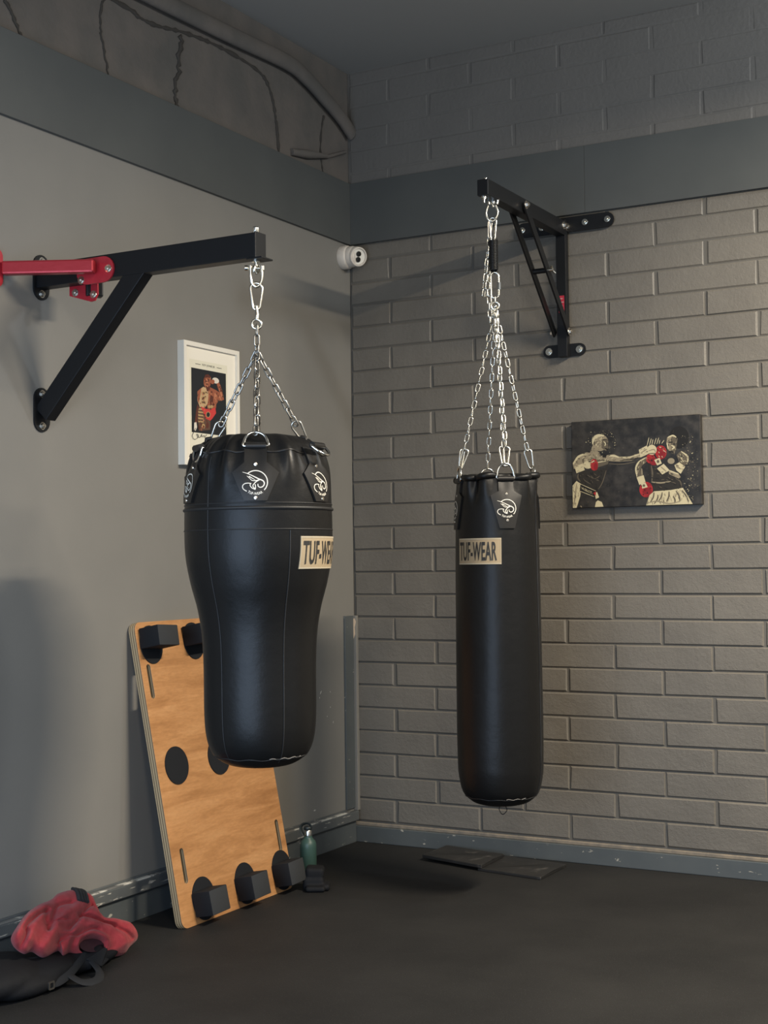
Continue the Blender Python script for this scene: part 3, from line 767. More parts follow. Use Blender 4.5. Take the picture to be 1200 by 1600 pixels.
def fq(x, y):      # picture coordinates -> print plane
    u = (x-290)/375; v = (y - 435 - u*80)/(705 + u*(-30)); u -= .04*v
    return u, v
lay = [.0208]
def shape(pts, mi):
    lay[0] += .00001
    P = []
    for x, y in pts:
        u, v = fq(x, y); P.append(L4(lay[0], PY0 + u*(PY1-PY0), PZ1 - v*(PZ1-PZ0)))
    pm.poly(P, mi)
def ell(cx, cy, rx, ry, n=20, rot=0): return [(cx + rx*cos(2*pi*k/n)*cos(rot) - ry*sin(2*pi*k/n)*sin(rot), cy + rx*cos(2*pi*k/n)*sin(rot) + ry*sin(2*pi*k/n)*cos(rot)) for k in range(n)]
shape([(480, 650), (560, 690), (590, 720), (600, 790), (565, 840), (555, 905), (470, 890), (440, 760), (440, 660)], 2)
shape([(362, 830), (350, 900), (335, 1040), (360, 1050), (375, 900)], 4)
shape([(330, 1040), (352, 1035), (360, 1090), (345, 1130), (328, 1120)], 8)
shape([(358, 700), (420, 650), (465, 670), (478, 740), (470, 830), (440, 880), (385, 870), (360, 800)], 9)
shape([(358, 700), (400, 660), (390, 740), (375, 830), (362, 800)], 2)
for yy in (720, 770, 820): shape(ell(425, yy, 26, 18), 5); shape(ell(425, yy, 12, 9), 7)
shape([(530, 700), (560, 690), (600, 720), (645, 790), (620, 808), (560, 780)], 2)
shape([(575, 745), (612, 760), (640, 795), (610, 800)], 3)
shape([(648, 795), (620, 805), (590, 700), (560, 610), (585, 590), (620, 680)], 2)
shape([(590, 625), (606, 660), (630, 760), (618, 770), (596, 690)], 3)
shape(ell(552, 585, 40, 30, rot=.5), 8); shape(ell(520, 598, 22, 26), 2)
shape(ell(462, 592, 40, 76), 2); shape([(425, 560), (440, 520), (470, 514), (498, 540), (498, 560), (460, 548)], 4)
shape(ell(452, 605, 18, 40), 3); shape([(445, 640), (490, 640), (478, 672), (452, 668)], 4); shape([(436, 588), (486, 586), (486, 594), (436, 596)], 4)
shape([(448, 660), (490, 650), (495, 700), (460, 700)], 4)
shape([(500, 740), (530, 760), (528, 850), (505, 870), (490, 800)], 4); shape([(540, 720), (570, 740), (560, 800), (538, 780)], 3)
shape([(370, 860), (430, 895), (470, 985), (500, 1020), (500, 1120), (380, 1130), (365, 980)], 7)
for k in range(5): shape([(368, 880 + k*34), (420, 890 + k*34), (432, 905 + k*34), (372, 900 + k*34)], 5)
shape([(395, 862), (450, 892), (500, 898), (552, 878), (562, 940), (520, 1000), (500, 1020), (455, 1000), (428, 940)], 6)
shape(ell(474, 955, 24, 32), 5); shape(ell(474, 955, 18, 26), 1)
shape(ell(500, 868, 30, 18), 5); shape(ell(425, 1080, 18, 28), 5); shape(ell(470, 1070, 16, 34), 4)
for _ in range(150):
    L_ = rnd.choice(([(480, 650), (560, 690), (600, 790), (555, 905), (470, 890), (440, 760)], [(358, 700), (420, 650), (465, 670), (478, 740), (440, 880), (385, 870), (360, 800)], [(370, 860), (430, 895), (500, 1020), (500, 1120), (380, 1130), (365, 980)], [(645, 795), (620, 805), (590, 700), (585, 600), (620, 680)], [(424, 560), (470, 516), (500, 560), (498, 620), (470, 665), (430, 640)]))
    xs = [p[0] for p in L_]; ys = [p[1] for p in L_]; p = (rnd.uniform(min(xs), max(xs)), rnd.uniform(min(ys), max(ys)))
    cc_ = False
    for (x0, y0), (x1, y1) in zip(L_, L_[1:] + L_[:1]):
        if (y0 > p[1]) != (y1 > p[1]) and p[0] < (x1-x0)*(p[1]-y0)/(y1-y0) + x0: cc_ = not cc_
    if cc_: shape(ell(p[0], p[1], rnd.uniform(3, 8), rnd.uniform(6, 18), 8, rnd.uniform(-.5, .5)), rnd.choice((2, 3, 4, 4, 7)))
shape(ell(474, 955, 24, 32), 5); shape(ell(474, 955, 18, 26), 1)
T = text_mesh('ROY JONES JR.', 1., .01, .8)
add_text(pm, T, lambda x, y: L4(.0208, -1.1085 + x, 1.9885 + y), .082/T[2], .0095/T[3], 10)
for s in (-1, 1): pm.box(L4(.0206, -1.1085 + s*.068 - .016, 1.988), L4(.0208, -1.1085 + s*.068 + .016, 1.990), mi=10)
sig = [(p.x, p.y) for p in spline([(338, 1100, 0), (318, 1150, 0), (306, 1185, 0), (325, 1220, 0), (356, 1212, 0), (372, 1180, 0), (352, 1165, 0), (368, 1195, 0), (392, 1198, 0), (404, 1165, 0), (410, 1195, 0), (430, 1180, 0), (436, 1200, 0), (460, 1170, 0)], 5)]
def fs_(x, y):
    u, v = fq(x, y); return L4(.0235, PY0 + u*(PY1-PY0), PZ1 - v*(PZ1-PZ0))
pm.ribbon(sig, 4.5, fs_, 10)
pm.build('poster', art_m, fp, recalc=False)

# ------------------------------------------------------------------ canvas print
CX0, CX1, CZ0, CZ1 = 1.0605, 1.599, 1.447, 1.801
cv = thing('canvas_print', 'dark canvas picture of two fighting boxers on the brick wall', 'picture', ((CX0+CX1)/2, 0, CZ0))
xc = (CX0+CX1)/2
m = MB(); m.box((CX0-xc, -.030, 0), (CX1-xc, -.0005, CZ1-CZ0), .002); m.build('canvas', 'canvas', cv)
cm = MB(); cl = [-.0302]
CA = ['canvas cream', 'canvas tan', 'canvas shade', 'canvas dark', 'canvas red', 'canvas deep red', 'canvas mid']
def cq(x, y):
    u = (x-112)/968; t = 135 + (90-135)*u; b = 778 + (765-778)*u; v = (y-t)/(b-t)
    u = (x - (110 + 8*v))/(968 - v)
    return (min(max(u, .003), .997)*(CX1-CX0) + CX0 - xc, (1-min(max(v, .004), .996))*(CZ1-CZ0))
def cs(pts, mi):
    cl[0] -= .000004; P = []
    for x, y in pts: q = cq(x, y); P.append((q[0], cl[0], q[1]))
    cm.poly(P, mi)
def cr(pts, w, mi):
    cl[0] -= .000004; P = [(p.x, p.y) for p in spline([(x, y, 0) for x, y in pts], 4)]
    def f(x, y): q = cq(x, y); return (q[0], cl[0], q[1])
    n = len(P); cm.ribbon(P, [w*(.35 + .65*sin(pi*(k+.5)/n)) for k in range(n)], f, mi)
def inside(p, L):
    c = False
    for (x0, y0), (x1, y1) in zip(L, L[1:] + L[:1]):
        if (y0 > p[1]) != (y1 > p[1]) and p[0] < (x1-x0)*(p[1]-y0)/(y1-y0) + x0: c = not c
    return c
def hatch(L, mis, n, ln, ang, w=4, spread=.5):
    xs = [p[0] for p in L]; ys = [p[1] for p in L]
    for _ in range(n):
        p = (rnd.uniform(min(xs), max(xs)), rnd.uniform(min(ys), max(ys))); a = ang + rnd.uniform(-spread, spread); l_ = ln*rnd.uniform(.5, 1.1)
        a_, b_ = (p[0] - l_*cos(a)/2, p[1] - l_*sin(a)/2), (p[0] + l_*cos(a)/2, p[1] + l_*sin(a)/2)
        if inside(a_, L) and inside(b_, L): cr([a_, (p[0] + rnd.uniform(-3, 3), p[1] + rnd.uniform(-3, 3)), b_], w*rnd.uniform(.5, 1.2), rnd.choice(mis))
# left fighter
cs([(170, 520), (205, 500), (370, 490), (400, 430), (385, 520), (345, 600), (310, 655), (165, 585)], 6)
cr([(165, 520), (160, 550), (180, 580)], 10, 2); cr([(380, 500), (350, 590), (318, 640)], 7, 2); cr([(230, 530), (290, 560), (330, 540)], 6, 2); cr([(210, 570), (260, 600)], 5, 2)
cs([(275, 315), (330, 370), (345, 400), (285, 410), (255, 370)], 1)
cs([(120, 440), (165, 385), (230, 362), (280, 370), (345, 390), (440, 380), (480, 398), (475, 432), (400, 430), (300, 430), (220, 440), (200, 470), (130, 485)], 1)
cr([(125, 450), (165, 395), (225, 372)], 16, 0); cr([(230, 380), (200, 420), (215, 450)], 12, 2); cr([(260, 400), (320, 425), (390, 420)], 9, 2)
cs([(380, 395), (440, 382), (480, 400), (560, 398), (640, 372), (652, 400), (570, 430), (480, 436), (420, 432)], 1)
cr([(400, 392), (440, 392), (478, 405)], 14, 0); cr([(480, 402), (560, 404), (640, 380)], 9, 0); cr([(500, 425), (580, 420), (640, 402)], 8, 3); cr([(400, 450), (500, 455), (600, 440)], 7, 2)
cs([(310, 432), (400, 420), (395, 452), (312, 478)], 2); cr([(312, 440), (380, 428)], 8, 0)
cs(ell(335, 292, 60, 64, rot=.5), 1); cr([(278, 300), (285, 262), (320, 238), (365, 240)], 22, 0); hatch(ell(325, 280, 48, 46), (0, 0, 2), 60, 16, -.5, 5); cs(ell(292, 296, 9, 14), 2)
cs([(350, 270), (395, 262), (392, 300), (400, 330), (380, 355), (345, 330)], 2); cr([(350, 268), (385, 268)], 6, 3); cr([(365, 300), (395, 296)], 8, 3); cr([(372, 335), (398, 345)], 10, 3); cr([(362, 282), (376, 300), (370, 318)], 9, 0)
cs([(362, 372), (385, 385), (378, 408), (350, 400)], 3)
cs([(135, 468), (200, 445), (215, 495), (150, 517)], 0); cs(ell(240, 455, 36, 30), 0); cs(ell(288, 456, 30, 44), 4); cs(ell(300, 470, 16, 28), 5); cr([(265, 440), (290, 425)], 10, 0)
cs([(118, 610), (150, 575), (192, 602), (178, 690), (150, 775), (120, 775)], 0); cs([(180, 600), (300, 655), (285, 695), (175, 650)], 3)
cr([(150, 600), (140, 680), (128, 760)], 12, 1); cr([(185, 600), (300, 652)], 4, 0); cr([(176, 650), (285, 694)], 4, 0)
hatch([(120, 440), (165, 385), (230, 362), (345, 390), (440, 380), (475, 432), (400, 430), (220, 440), (130, 485)], (0, 2, 2, 3), 90, 26, -.3, 5)
hatch([(480, 400), (560, 398), (640, 372), (652, 400), (570, 430), (480, 436)], (0, 2, 3), 40, 26, -.1, 4, .2)
hatch([(170, 520), (370, 490), (400, 430), (345, 600), (310, 655), (165, 585)], (2, 3, 3, 6), 110, 26, 1.1, 5)
hatch([(118, 610), (150, 575), (192, 602), (178, 690), (150, 775), (120, 775)], (1, 2, 1), 45, 24, 1.4, 5)
hatch([(275, 315), (330, 370), (345, 400), (285, 410), (255, 370)], (2, 2, 0), 25, 18, 1.0, 5)
hatch(ell(240, 455, 34, 28), (1, 2), 14, 14, .3, 4); hatch([(135, 468), (200, 445), (215, 495), (150, 517)], (1, 2), 14, 16, -.4, 4); hatch([(315, 722), (345, 735), (358, 770), (292, 772), (300, 735)], (1, 2), 12, 16, .9, 4)
T = text_mesh('HUBLOT', 1., .0, .8)
cl[0] -= .00004
def ft(x, y):
    a = -.44; q = cq(232 + x*cos(a) + y*sin(a), 648 - (-x*sin(-a)*-1 if False else x*sin(a)) - y*cos(a)); return (q[0], cl[0], q[1])
add_text(cm, T, lambda x, y: ft(x, y), 92/T[2], 26/T[3], 0)
cs([(290, 665), (310, 660), (325, 700), (300, 712)], 0); cs([(280, 668), (300, 655), (300, 690)], 4); cs([(315, 722), (345, 735), (358, 770), (292, 772), (300, 735)], 0); cr([(180, 760), (190, 772)], 8, 1)
cm.build('painted_boxer', CA, cv, recalc=False); cm = MB()
# right fighter
cs([(700, 460), (780, 500), (900, 540), (945, 600), (940, 650), (740, 660), (715, 560)], 6)
cr([(720, 470), (728, 530), (722, 590)], 12, 2); cr([(720, 592), (790, 600), (862, 590)], 11, 1); cr([(880, 560), (930, 590), (940, 640)], 8, 2)
cs([(690, 402), (635, 430), (602, 480), (600, 520), (618, 560), (652, 545), (640, 500), (650, 470), (700, 430)], 2)
cr([(690, 405), (630, 440), (605, 490), (615, 555)], 13, 0); cr([(648, 490), (652, 540)], 10, 1)
cs([(610, 556), (662, 540), (676, 590), (630, 612)], 0); cs(ell(680, 648, 50, 58), 4); cs(ell(690, 670, 34, 34), 5); cs([(640, 600), (672, 588), (692, 630), (652, 640)], 0); cs(ell(664, 618, 10, 10), 2); cr([(640, 660), (670, 690), (705, 680)], 8, 4)
cs(ell(925, 262, 72, 84), 3); cs([(838, 262), (880, 240), (915, 270), (905, 340), (890, 390), (855, 370), (832, 310)], 2); cs([(838, 264), (872, 246), (866, 290), (862, 330), (868, 366), (852, 366), (832, 310)], 1); hatch([(838, 262), (880, 240), (915, 270), (905, 340), (890, 390), (855, 370), (832, 310)], (1, 3, 3), 40, 18, 1.2, 6)
cr([(842, 262), (880, 248), (905, 262)], 12, 0); cr([(850, 300), (880, 296)], 10, 3); cr([(868, 320), (890, 335), (872, 350)], 13, 0); cr([(850, 365), (885, 372)], 12, 3); cr([(838, 300), (845, 350)], 9, 0)
cs(ell(792, 372, 42, 52), 4); cs(ell(800, 385, 26, 36), 5); cs(ell(715, 418, 34, 36), 4); cs(ell(740, 440, 34, 28), 5); cr([(770, 335), (800, 350), (820, 370)], 10, 4)
cs([(628, 350), (690, 318), (702, 380), (640, 408)], 0); cs(ell(725, 352, 36, 38), 0); cr([(700, 360), (740, 350), (752, 370)], 9, 1); cr([(700, 380), (750, 378)], 8, 2); cr([(640, 375), (690, 345)], 8, 1)
for k in range(7): cr([(690 + k*18, 318 - k*2), (700 + k*18 + rnd.uniform(-6, 10), 272 + rnd.uniform(-12, 10))], 5, 0)
cs([(742, 428), (782, 412), (798, 455), (764, 470)], 0); cs(ell(770, 440, 10, 12), 2); cs([(762, 492), (812, 458), (855, 508), (800, 538)], 0); cr([(790, 480), (830, 515)], 10, 1)
cs([(848, 505), (918, 530), (935, 560), (920, 570), (850, 535)], 1); cr([(850, 508), (920, 538)], 10, 0)
cs([(905, 395), (940, 362), (990, 398), (998, 440), (965, 475), (925, 450)], 2); cr([(940, 368), (985, 405), (985, 450)], 12, 0); cr([(915, 400), (950, 430)], 9, 1)
cs([(890, 470), (925, 448), (968, 482), (935, 535), (905, 510)], 0); cr([(900, 480), (940, 500)], 11, 1); cs(ell(866, 438, 26, 22), 1)
cs([(705, 690), (740, 662), (860, 655), (950, 640), (985, 700), (1020, 762), (680, 766)], 0)
hatch([(700, 460), (780, 500), (900, 540), (945, 600), (940, 650), (740, 660), (715, 560)], (2, 3, 3, 6), 100, 26, .3, 5)
hatch([(705, 690), (740, 662), (860, 655), (950, 640), (985, 700), (1020, 762), (680, 766)], (1, 1, 2), 80, 30, 1.5, 5, .35)
hatch([(690, 402), (635, 430), (602, 480), (600, 520), (618, 560), (652, 545), (640, 500), (700, 430)], (1, 0, 3), 50, 22, 1.9, 5)
hatch([(905, 395), (940, 362), (990, 398), (998, 440), (965, 475), (925, 450)], (1, 0, 3), 40, 20, 1., 5); hatch([(890, 470), (925, 448), (968, 482), (935, 535), (905, 510)], (1, 2), 25, 18, .8, 5)
hatch(ell(792, 372, 40, 50), (5, 5, 0, 3), 30, 18, .6, 5); hatch(ell(715, 418, 32, 34), (5, 5, 3), 18, 16, .6, 5); hatch(ell(680, 648, 46, 54), (5, 5, 3), 26, 18, .9, 5); hatch([(628, 350), (690, 318), (702, 380), (640, 408)], (1, 2), 20, 18, -.4, 4)
for a, b in (((740, 670), (710, 745)), ((800, 670), (770, 740)), ((850, 665), (830, 740)), ((900, 660), (930, 740)), ((945, 660), (990, 745)), ((770, 690), (740, 755)), ((880, 700), (890, 755))): cr([a, ((a[0]+b[0])/2 + 8, (a[1]+b[1])/2), b], 10, 2)
cr([(690, 750), (760, 735), (850, 755), (930, 740)], 9, 1)
cm.build('painted_boxer', CA, cv, recalc=False); cm = MB()
for k in range(150):
    x = rnd.gauss(1000, 38); y = rnd.uniform(250, 740)
    if 940 < x < 1072: s = rnd.uniform(1.2, 4.2); cs(ell(x, y, s, s, 5), rnd.choice((0, 1, 2, 2)))
for k in range(70):
    a = rnd.uniform(0, 2*pi); r_ = rnd.uniform(70, 120); s = rnd.uniform(1.2, 4); cs(ell(345 + r_*cos(a), 285 + r_*.8*sin(a), s, s, 5), rnd.choice((0, 1, 2)))
for k in range(60): s = rnd.uniform(1, 3); cs(ell(rnd.uniform(130, 1060), rnd.uniform(140, 740), s, s, 5), 2)
sp_ = cm.build('paint_splatter', CA, cv, recalc=False); sp_['kind'] = 'stuff'

# ------------------------------------------------------------------ plywood board
BX, BY, BL, BWd = .2336, -1.5755, 1.0569, .696
lean = sqrt(BL**2 - (BX-.03)**2); vv = Vector((-(BX-.03)/BL, 0, lean/BL)); uu = Vector((0, 1, 0)); nn = uu.cross(vv)
bd = thing('plywood_board', 'large birch plywood board with black pads leaning against the left wall', 'board', (BX, BY, 0))
bd.rotation_euler = Matrix((uu, vv, nn)).transposed().to_euler()
T_ = .028
m = MB()
slots = [stadium(.042, .847, .0105, .06), stadium(.06, .205, .0105, .06), stadium(.652, .205, .0105, .06), stadium(.652, .847, .0105, .06)]
m.prism(rrect(.0, .0, BWd, BL, .03), -T_, 0, lambda u, v, t: (u, v, t), holes=slots, mi=0, mis=1)
bo = m.build('panel', ['ply', 'plyedge'], bd)
bv = bo.modifiers.new('b', 'BEVEL'); bv.width = .002; bv.segments = 2; bv.limit_method = 'ANGLE'
def disc(u, v, rx=.064, ry=.066): return MB().prism(ell(u, v, rx, ry, 40), .0, .004, lambda a, b, t: (a, b, t)).build('round_pad', 'pad', bd)
for u, v in ((.108, .545), (.358, .545), (.60, .545)): disc(u, v)
def block(u, v, du, dv, dn, tilt=0., taper=0.):
    m = MB(); c, s = cos(tilt), sin(tilt)
    R4 = Matrix(((c, -s, 0, u), (s, c, 0, v), (0, 0, 1, .004), (0, 0, 0, 1)))
    m.box((-du, -dv, 0), (du, dv, dn), .003, M4=R4)
    m.bm.normal_update()
    for f in m.bm.faces: f.material_index = 0 if abs(f.normal.z) > .8 else 1  # sides take the pad black, so part of their shade is painted
    m.build('foam_block', ['foam', 'pad'], bd, 30)
for u in (.138, .392, .634): disc(u, .078, .064, .074); block(u - .012, .068, .052, .042, .075, .03)
for u, tl in ((.075, -.06), (.322, .04), (.57, .03)): disc(u, .975, .060, .068); block(u - .005, .995, .056, .036, .085, tl)

# ------------------------------------------------------------------ bottle, bundle, mats
bt = thing('water_bottle', 'green metal water bottle standing on the floor near the corner', 'bottle', (.18, -.69, 0))
bt.scale = (1, 1, .84)
m = MB(); m.lathe([(0, .0), (.030, .0), (.033, .004), (.033, .135), (.0325, .148), (.028, .165), (.019, .176), (.0165, .182), (.0165, .188), (0, .188)], 40); m.build('body', 'bottle', bt, 40)
m = MB(); m.lathe([(.0145, .1885), (.0145, .214), (.013, .216), (0, .216)], 30); m.build('neck_ring', 'steel', bt, 40)
m = MB(); m.lathe([(.015, .2162), (.0165, .218), (.0165, .229), (.0145, .232), (0, .232)], 30); cp = m.build('cap', 'bottlecap', bt, 40)
m = MB(); m.tube(spline([(-.018, -.008, .19), (-.026, -.012, .212), (-.024, -.010, .236), (-.010, -.004, .246), (.006, .001, .243), (.014, .004, .226)], 5), .0048, 8, flat=1.8); m.build('carry_loop', 'bottlecap', bt, 60)

bn = MB()
Rb = Matrix.Translation((.315, -.865, .0)) @ Matrix.Rotation(.5, 4, 'Z')
bn.box((-.042, -.04, .0), (.04, .04, .05), .012, M4=Rb); bn.box((-.036, -.036, .044), (.036, .038, .085), .012, M4=Rb @ Matrix.Rotation(.06, 4, 'Y'))
bn.box((-.03, -.07, .0), (.045, -.02, .022), .009, M4=Rb); bn.box((.02, -.05, .0), (.062, .03, .026), .01, M4=Rb)
for v in bn.bm.verts: v.co.z = max(v.co.z, .001)
o = bn.build('glove_bundle', 'bagcloth'); remesh(o, .004, 3)
for v in o.data.vertices: v.co -= Vector((.31, -.86, 0))
o.location = (.31, -.86, 0); o.name = 'cloth_bundle'; tag(o, 'small dark cloth bundle on the floor in front of the green bottle', 'bundle')

def mat_tile(corners, z0, z1, label):
    c = Vector((sum(p[0] for p in corners)/4, sum(p[1] for p in corners)/4, 0))
    m = MB(); m.prism([(p[0]-c.x, p[1]-c.y) for p in corners], z0, z1, lambda u, v, t: (u, v, t))
    es = m.bm.edges[:]; bmesh.ops.bevel(m.bm, geom=es, offset=.002, segments=1, affect='EDGES')
    o = m.build('rubber_mat', 'tile', loc=c); tag(o, label, 'mat', 'loose rubber floor mats'); return o
mat_tile([(.455, -.245), (.762, -.325), (.757, -.092), (.462, -.032)], .012, .026, 'left black rubber mat whose edge overlaps its neighbour by the brick wall')
mat_tile([(.742, -.318), (1.032, -.362), (1.034, -.100), (.745, -.055)], .0, .012, 'right black rubber mat tucked under the edge of the other by the brick wall')

# ------------------------------------------------------------------ black bag and red hoodie
def ray(x, y): return fw + r2*((x-600)/2194.2) + u2*((800-y)/2194.2)
HX = (.24, -2.1, .0)
gb = thing('sports_bag', 'slumped black sports bag on the floor under the red hoodie', 'bag', (.2, -2.2, 0))
def B_(mb, c, r): ellipsoid(mb, (c[0]-.2, c[1]+2.2, c[2]), r, 28, 16)
m = MB()
B_(m, (.175, -2.18, .036), (.125, .25, .040)); B_(m, (.20, -2.03, .032), (.095, .12, .034)); B_(m, (.165, -2.42, .052), (.145, .2, .058)); B_(m, (.21, -2.27, .045), (.105, .16, .042))
B_(m, (.245, -2.12, .036), (.055, .11, .034)); B_(m, (.265, -2.34, .030), (.06, .14, .034))
for a, b_, r_ in (((.30, -2.36, .022), (.29, -2.2, .05), .016), ((.26, -2.27, .066), (.31, -2.24, .02), .010), ((.29, -2.13, .03), (.24, -1.98, .055), .020)):
    m.tube([(p[0]-.2, p[1]+2.2, p[2]) for p in spline([a, ((a[0]+b_[0])/2, (a[1]+b_[1])/2, (a[2]+b_[2])/2 + .006), b_], 6)], r_, 10)
for v in m.bm.verts: v.co.z = max(v.co.z, .002); v.co.x = max(v.co.x, -.165)
o = m.build('body', 'bagcloth', gb); remesh(o, .006, 10, .5)
def G(x, y, z): return (x-.2, y+2.2, z)
m = MB(); m.tube(spline([G(.275, -2.225, .05), G(.318, -2.235, .034), G(.352, -2.215, .012), G(.362, -2.165, .005), G(.335, -2.12, .014), G(.295, -2.115, .045)], 8), .0028, 8, flat=5.2, upv=(1, -.2, .5)); m.build('strap', 'webbing', gb, 60)
m = MB(); m.tube(spline([G(.285, -2.34, .036), G(.318, -2.30, .026), G(.318, -2.24, .034), G(.298, -2.17, .05), G(.272, -2.10, .062)], 8), .0028, 8, flat=4.2, upv=(1, -.2, .5)); m.build('strap', 'webbing', gb, 60)
m = MB(); m.tube(spline([G(.20, -2.62, .10), G(.225, -2.42, .098), G(.235, -2.25, .083), G(.225, -2.08, .07)], 8), .004, 8); m.build('zip', 'webbing', gb, 60)
m = MB()
pf = [G(.29, -2.135, .046), G(.27, -2.0, .058), G(.235, -1.945, .05), G(.262, -1.965, .02), G(.305, -2.08, .012)]
V = m.verts(pf); W_ = m.verts([(p[0]+.010, p[1]-.006, p[2]+.008) for p in pf]); n = 5
m.face(W_); m.face(V[::-1])
for k in range(n): m.face([V[k], V[(k+1) % n], W_[(k+1) % n], W_[k]])
o = m.build('end_pocket', 'webbing', gb); bv = o.modifiers.new('b', 'BEVEL'); bv.width = .004; bv.segments = 3
m = MB(); m.prism(rrect(-.012, -.012, .012, .012, .004), .0, .004, lambda u, v, t: G(.322+t, -2.318+u, .026+v), holes=[rrect(-.007, -.007, .007, .007, .002)]); m.build('buckle', 'darksteel', gb)

hd = thing('hoodie', 'crumpled red fleece hoodie lying on the black sports bag', 'clothing', (.2, -2.08, .08))
def hp(X, Y, x):       # point of the crumple seen along one line of sight, x metres from the wall
    v = ray(X/5, 1380 + Y/5); t = (x - CAMP.x)/v.x; p = CAMP + v*t
    return Vector((p.x - .2, p.y + 2.08, p.z - .08))
OUT = [(85, 430), (130, 345), (205, 245), (300, 175), (395, 135), (450, 88), (560, 60), (650, 72), (712, 102), (752, 190), (795, 278), (900, 292), (1010, 322), (1062, 385), (1070, 440), (1012, 500), (960, 560), (840, 578), (700, 588), (600, 570), (540, 548), (490, 578), (455, 530), (340, 582), (250, 537), (185, 552), (110, 500)]
OUT = [(p.x, p.y) for p in spline([(x, y, 0) for x, y in OUT], 8, True)]
SP = [(235, 400), (480, 320), (650, 350), (930, 420)]
def near(p, L):
    best = None
    for a, b_ in zip(L, L[1:]):
        dx, dy = b_[0]-a[0], b_[1]-a[1]; t = max(0, min(1, ((p[0]-a[0])*dx + (p[1]-a[1])*dy)/(dx*dx+dy*dy)))
        q = (a[0]+dx*t, a[1]+dy*t); d = math.hypot(p[0]-q[0], p[1]-q[1])
        if best is None or d < best[0]: best = (d, q)
    return best
FOLD = [  # line, width, height
 ([(150, 525), (195, 430), (192, 375), (260, 305), (345, 252)], 15, -.017), ([(358, 250), (345, 310), (366, 400)], 14, -.014),
 ([(368, 398), (400, 300), (432, 222), (490, 196), (545, 190)], 17, -.016), ([(445, 490), (500, 425), (580, 335), (640, 255), (700, 200)], 13, -.020),
 ([(508, 446), (600, 438), (690, 398), (745, 402)], 11, -.013), ([(600, 288), (680, 300), (770, 335), (875, 366)], 13, -.020),
 ([(880, 380), (950, 415), (1015, 455)], 17, -.016), ([(450, 470), (470, 440), (520, 400)], 12, -.010), ([(660, 120), (690, 170), (760, 260)], 12, -.008),
 ([(110, 465), (160, 360), (240, 270), (330, 208)], 34, .016), ([(225, 485), (248, 390), (318, 300)], 26, .012), ([(335, 545), (410, 420), (480, 310), (590, 225)], 34, .020),
 ([(490, 550), (545, 450), (620, 345)], 26, .010), ([(640, 345), (760, 372), (880, 430), (975, 505)], 34, .016), ([(700, 262), (820, 305), (940, 335), (1040, 395)], 34, .018),
 ([(430, 130), (540, 92), (610, 140)], 42, .014), ([(720, 120), (745, 200), (780, 285)], 22, .008), ([(585, 520), (620, 458), (700, 436), (780, 458), (820, 515)], 20, .020), ([(560, 420), (680, 375), (780, 410)], 20, .008), ([(830, 560), (900, 550), (985, 510)], 24, .010)]
FOLD = [([(p.x, p.y) for p in spline([(x, y, 0) for x, y in L], 5)], w, h) for L, w, h in FOLD]
def relief(X, Y, rho):
    T = .082*(max(0, 1 - rho**2.4))**.5
    e = (max(0, 1 - rho**4))**.5
    for L, w, h in FOLD:
        d = near((X, Y), L)[0]
        if d < 3*w: T += h*(1.35 if h < 0 else 1.1)*e*math.exp(-(d/w)**2)
    q = ((X-702)/98)**2 + ((Y-512)/56)**2
    if q < 1.15: T -= .05*min(1, max(0, (1.15-q)/.35))
    T += .0022*sin(X*.045 + Y*.02)*e + .0018*sin(X*.021 - Y*.06)*e
    return T
nv = Vector((.64, -.58, .42)).normalized()
m = MB(); N_ = len(OUT); RN = 46; rows = []; back = []
for r_i in range(RN+1):
    rho = 1 - r_i/RN; rho = 1 - (1-rho)**1.25 if rho > 0 else 0; row = []; bk = []
    for p in OUT:
        q = near(p, SP)[1]; X, Y = q[0] + (p[0]-q[0])*rho, q[1] + (p[1]-q[1])*rho
        P = hp(X, Y, .105 + max(0, Y-60)/520*.15 + .0); row.append(m.bm.verts.new(P + nv*relief(X, Y, rho)))
        bk.append(m.bm.verts.new(P - nv*.03*(max(0, 1-rho*rho))**.5)) if r_i else bk.append(row[-1])
        row[-1].co.z = max(row[-1].co.z, -.075)
    rows.append(row); back.append(bk)
for A, B2 in zip(rows, rows[1:]):
    for k in range(N_): m.face([A[k], A[(k+1) % N_], B2[(k+1) % N_], B2[k]])
for A, B2 in zip(back, back[1:]):
    for k in range(N_): m.face([A[k], B2[k], B2[(k+1) % N_], A[(k+1) % N_]])
bmesh.ops.remove_doubles(m.bm, verts=m.bm.verts[:], dist=.0012)
bmesh.ops.holes_fill(m.bm, edges=[e for e in m.bm.edges if e.is_boundary], sides=0)
bmesh.ops.triangulate(m.bm, faces=[f for f in m.bm.faces if len(f.verts) > 4])
o = m.build('body', 'fleece', hd, 180)
sm = o.modifiers.new('s', 'SMOOTH'); sm.iterations = 1; sm.factor = .5
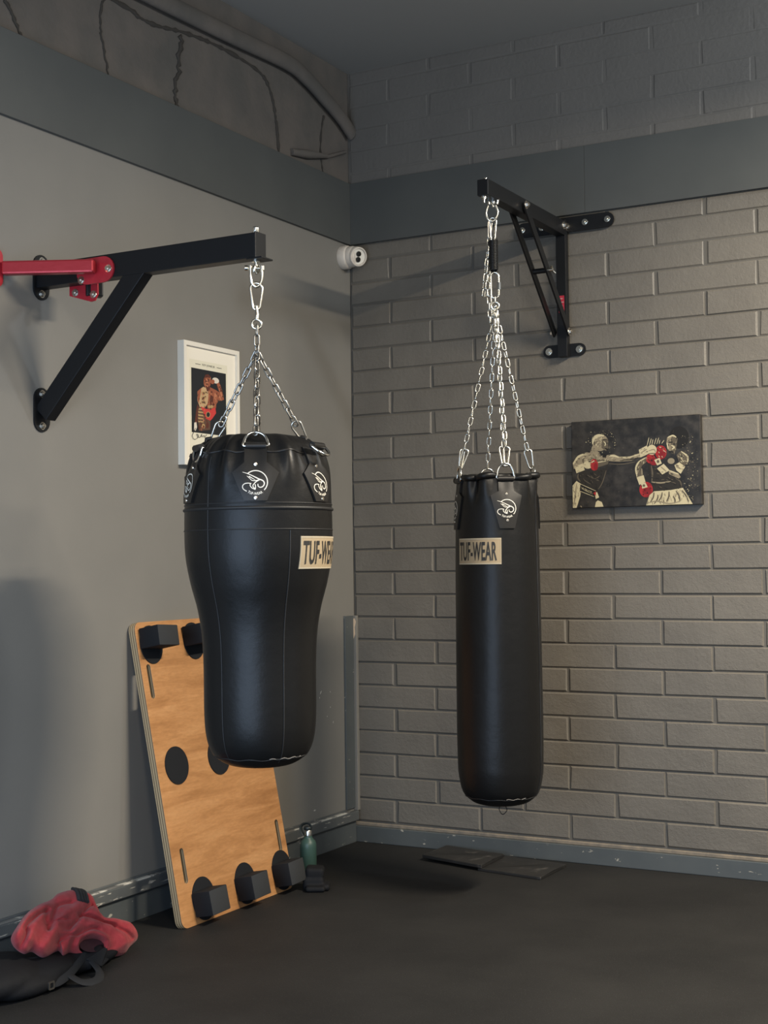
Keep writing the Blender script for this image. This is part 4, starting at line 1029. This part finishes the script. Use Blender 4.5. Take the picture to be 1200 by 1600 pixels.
# dark maroon sheet set inside the open sleeve end
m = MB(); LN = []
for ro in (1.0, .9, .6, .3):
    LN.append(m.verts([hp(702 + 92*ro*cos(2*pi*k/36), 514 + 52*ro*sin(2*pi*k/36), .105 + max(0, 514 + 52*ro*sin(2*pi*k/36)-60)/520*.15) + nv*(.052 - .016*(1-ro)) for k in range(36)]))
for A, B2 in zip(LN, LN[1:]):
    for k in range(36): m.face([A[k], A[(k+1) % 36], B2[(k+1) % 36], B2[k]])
m.face(LN[-1]); m.build('sleeve_inside', 'inner', hd, 60)
m = MB()
for k in range(4):
    P = [hp(X + k*21, Y + k*4, .105 + (Y-60)/520*.15) + nv*(h + .002*(k % 2)) for X, Y, h in ((560, 62, .030), (582, 95, .058), (592, 140, .076), (598, 185, .084))]
    m.tube(spline(P, 5), .0062, 8)
m.build('collar', 'rib', hd, 60)

for o in C.objects:
    k = o.name.split('.')[0]
    g = {'punching_bag': 'hanging punching bags', 'punching_bag_bracket': 'wall brackets for the bags', 'hanging_chain': 'chain slings of the bags', 'rubber_mat': 'loose rubber floor mats'}.get(k)
    if g and o.parent is None: o['group'] = g

# ------------------------------------------------------------------ light
w = bpy.data.worlds.new('room air'); scene.world = w; w.use_nodes = True
bg = w.node_tree.nodes['Background']; bg.inputs['Color'].default_value = (.86, .93, 1.0, 1); bg.inputs['Strength'].default_value = .40
def area(name, loc, target, size, power, col, sy=None, spread=180):
    l = bpy.data.lights.new(name, 'AREA'); l.energy = power; l.color = col; l.shape = 'RECTANGLE'; l.size = size; l.size_y = sy or size; l.spread = radians(spread)
    o = bpy.data.objects.new(name, l); C.objects.link(o); o.location = loc
    d = (Vector(target) - Vector(loc)).normalized(); o.rotation_euler = d.to_track_quat('-Z', 'Y').to_euler(); return o
k_ = area('ceiling_lamp', (3.3, -1.55, 3.07), (3.3, -1.55, 0), .16, 235, (1, .87, .69), .9); k_.rotation_euler = (0, 0, 0)
area('ceiling_lamp', (3.6, -5.2, 3.1), (2.2, -3.6, 0), .5, 50, (1, .9, .76), 1.2)
area('daylight_fill', (1.2, -4.9, .95), (.0, -2.3, .35), 2.2, 84, (.56, .74, 1.0), 2.2)  # cool fill added to brighten the lower left wall, no actual doorway
l = bpy.data.lights.new('glare_fill', 'POINT'); l.energy = 75; l.color = (.86, .93, 1.0); l.shadow_soft_size = .12  # point light added near the ceiling to imitate lens glare at upper right
o = bpy.data.objects.new('glare_fill', l); C.objects.link(o); o.location = (3.3, -.6, 3.28)
vs = scene.view_settings; vs.view_transform = 'Standard'; vs.look = 'None'; vs.exposure = 0.; vs.gamma = 1.; vs.use_curve_mapping = False
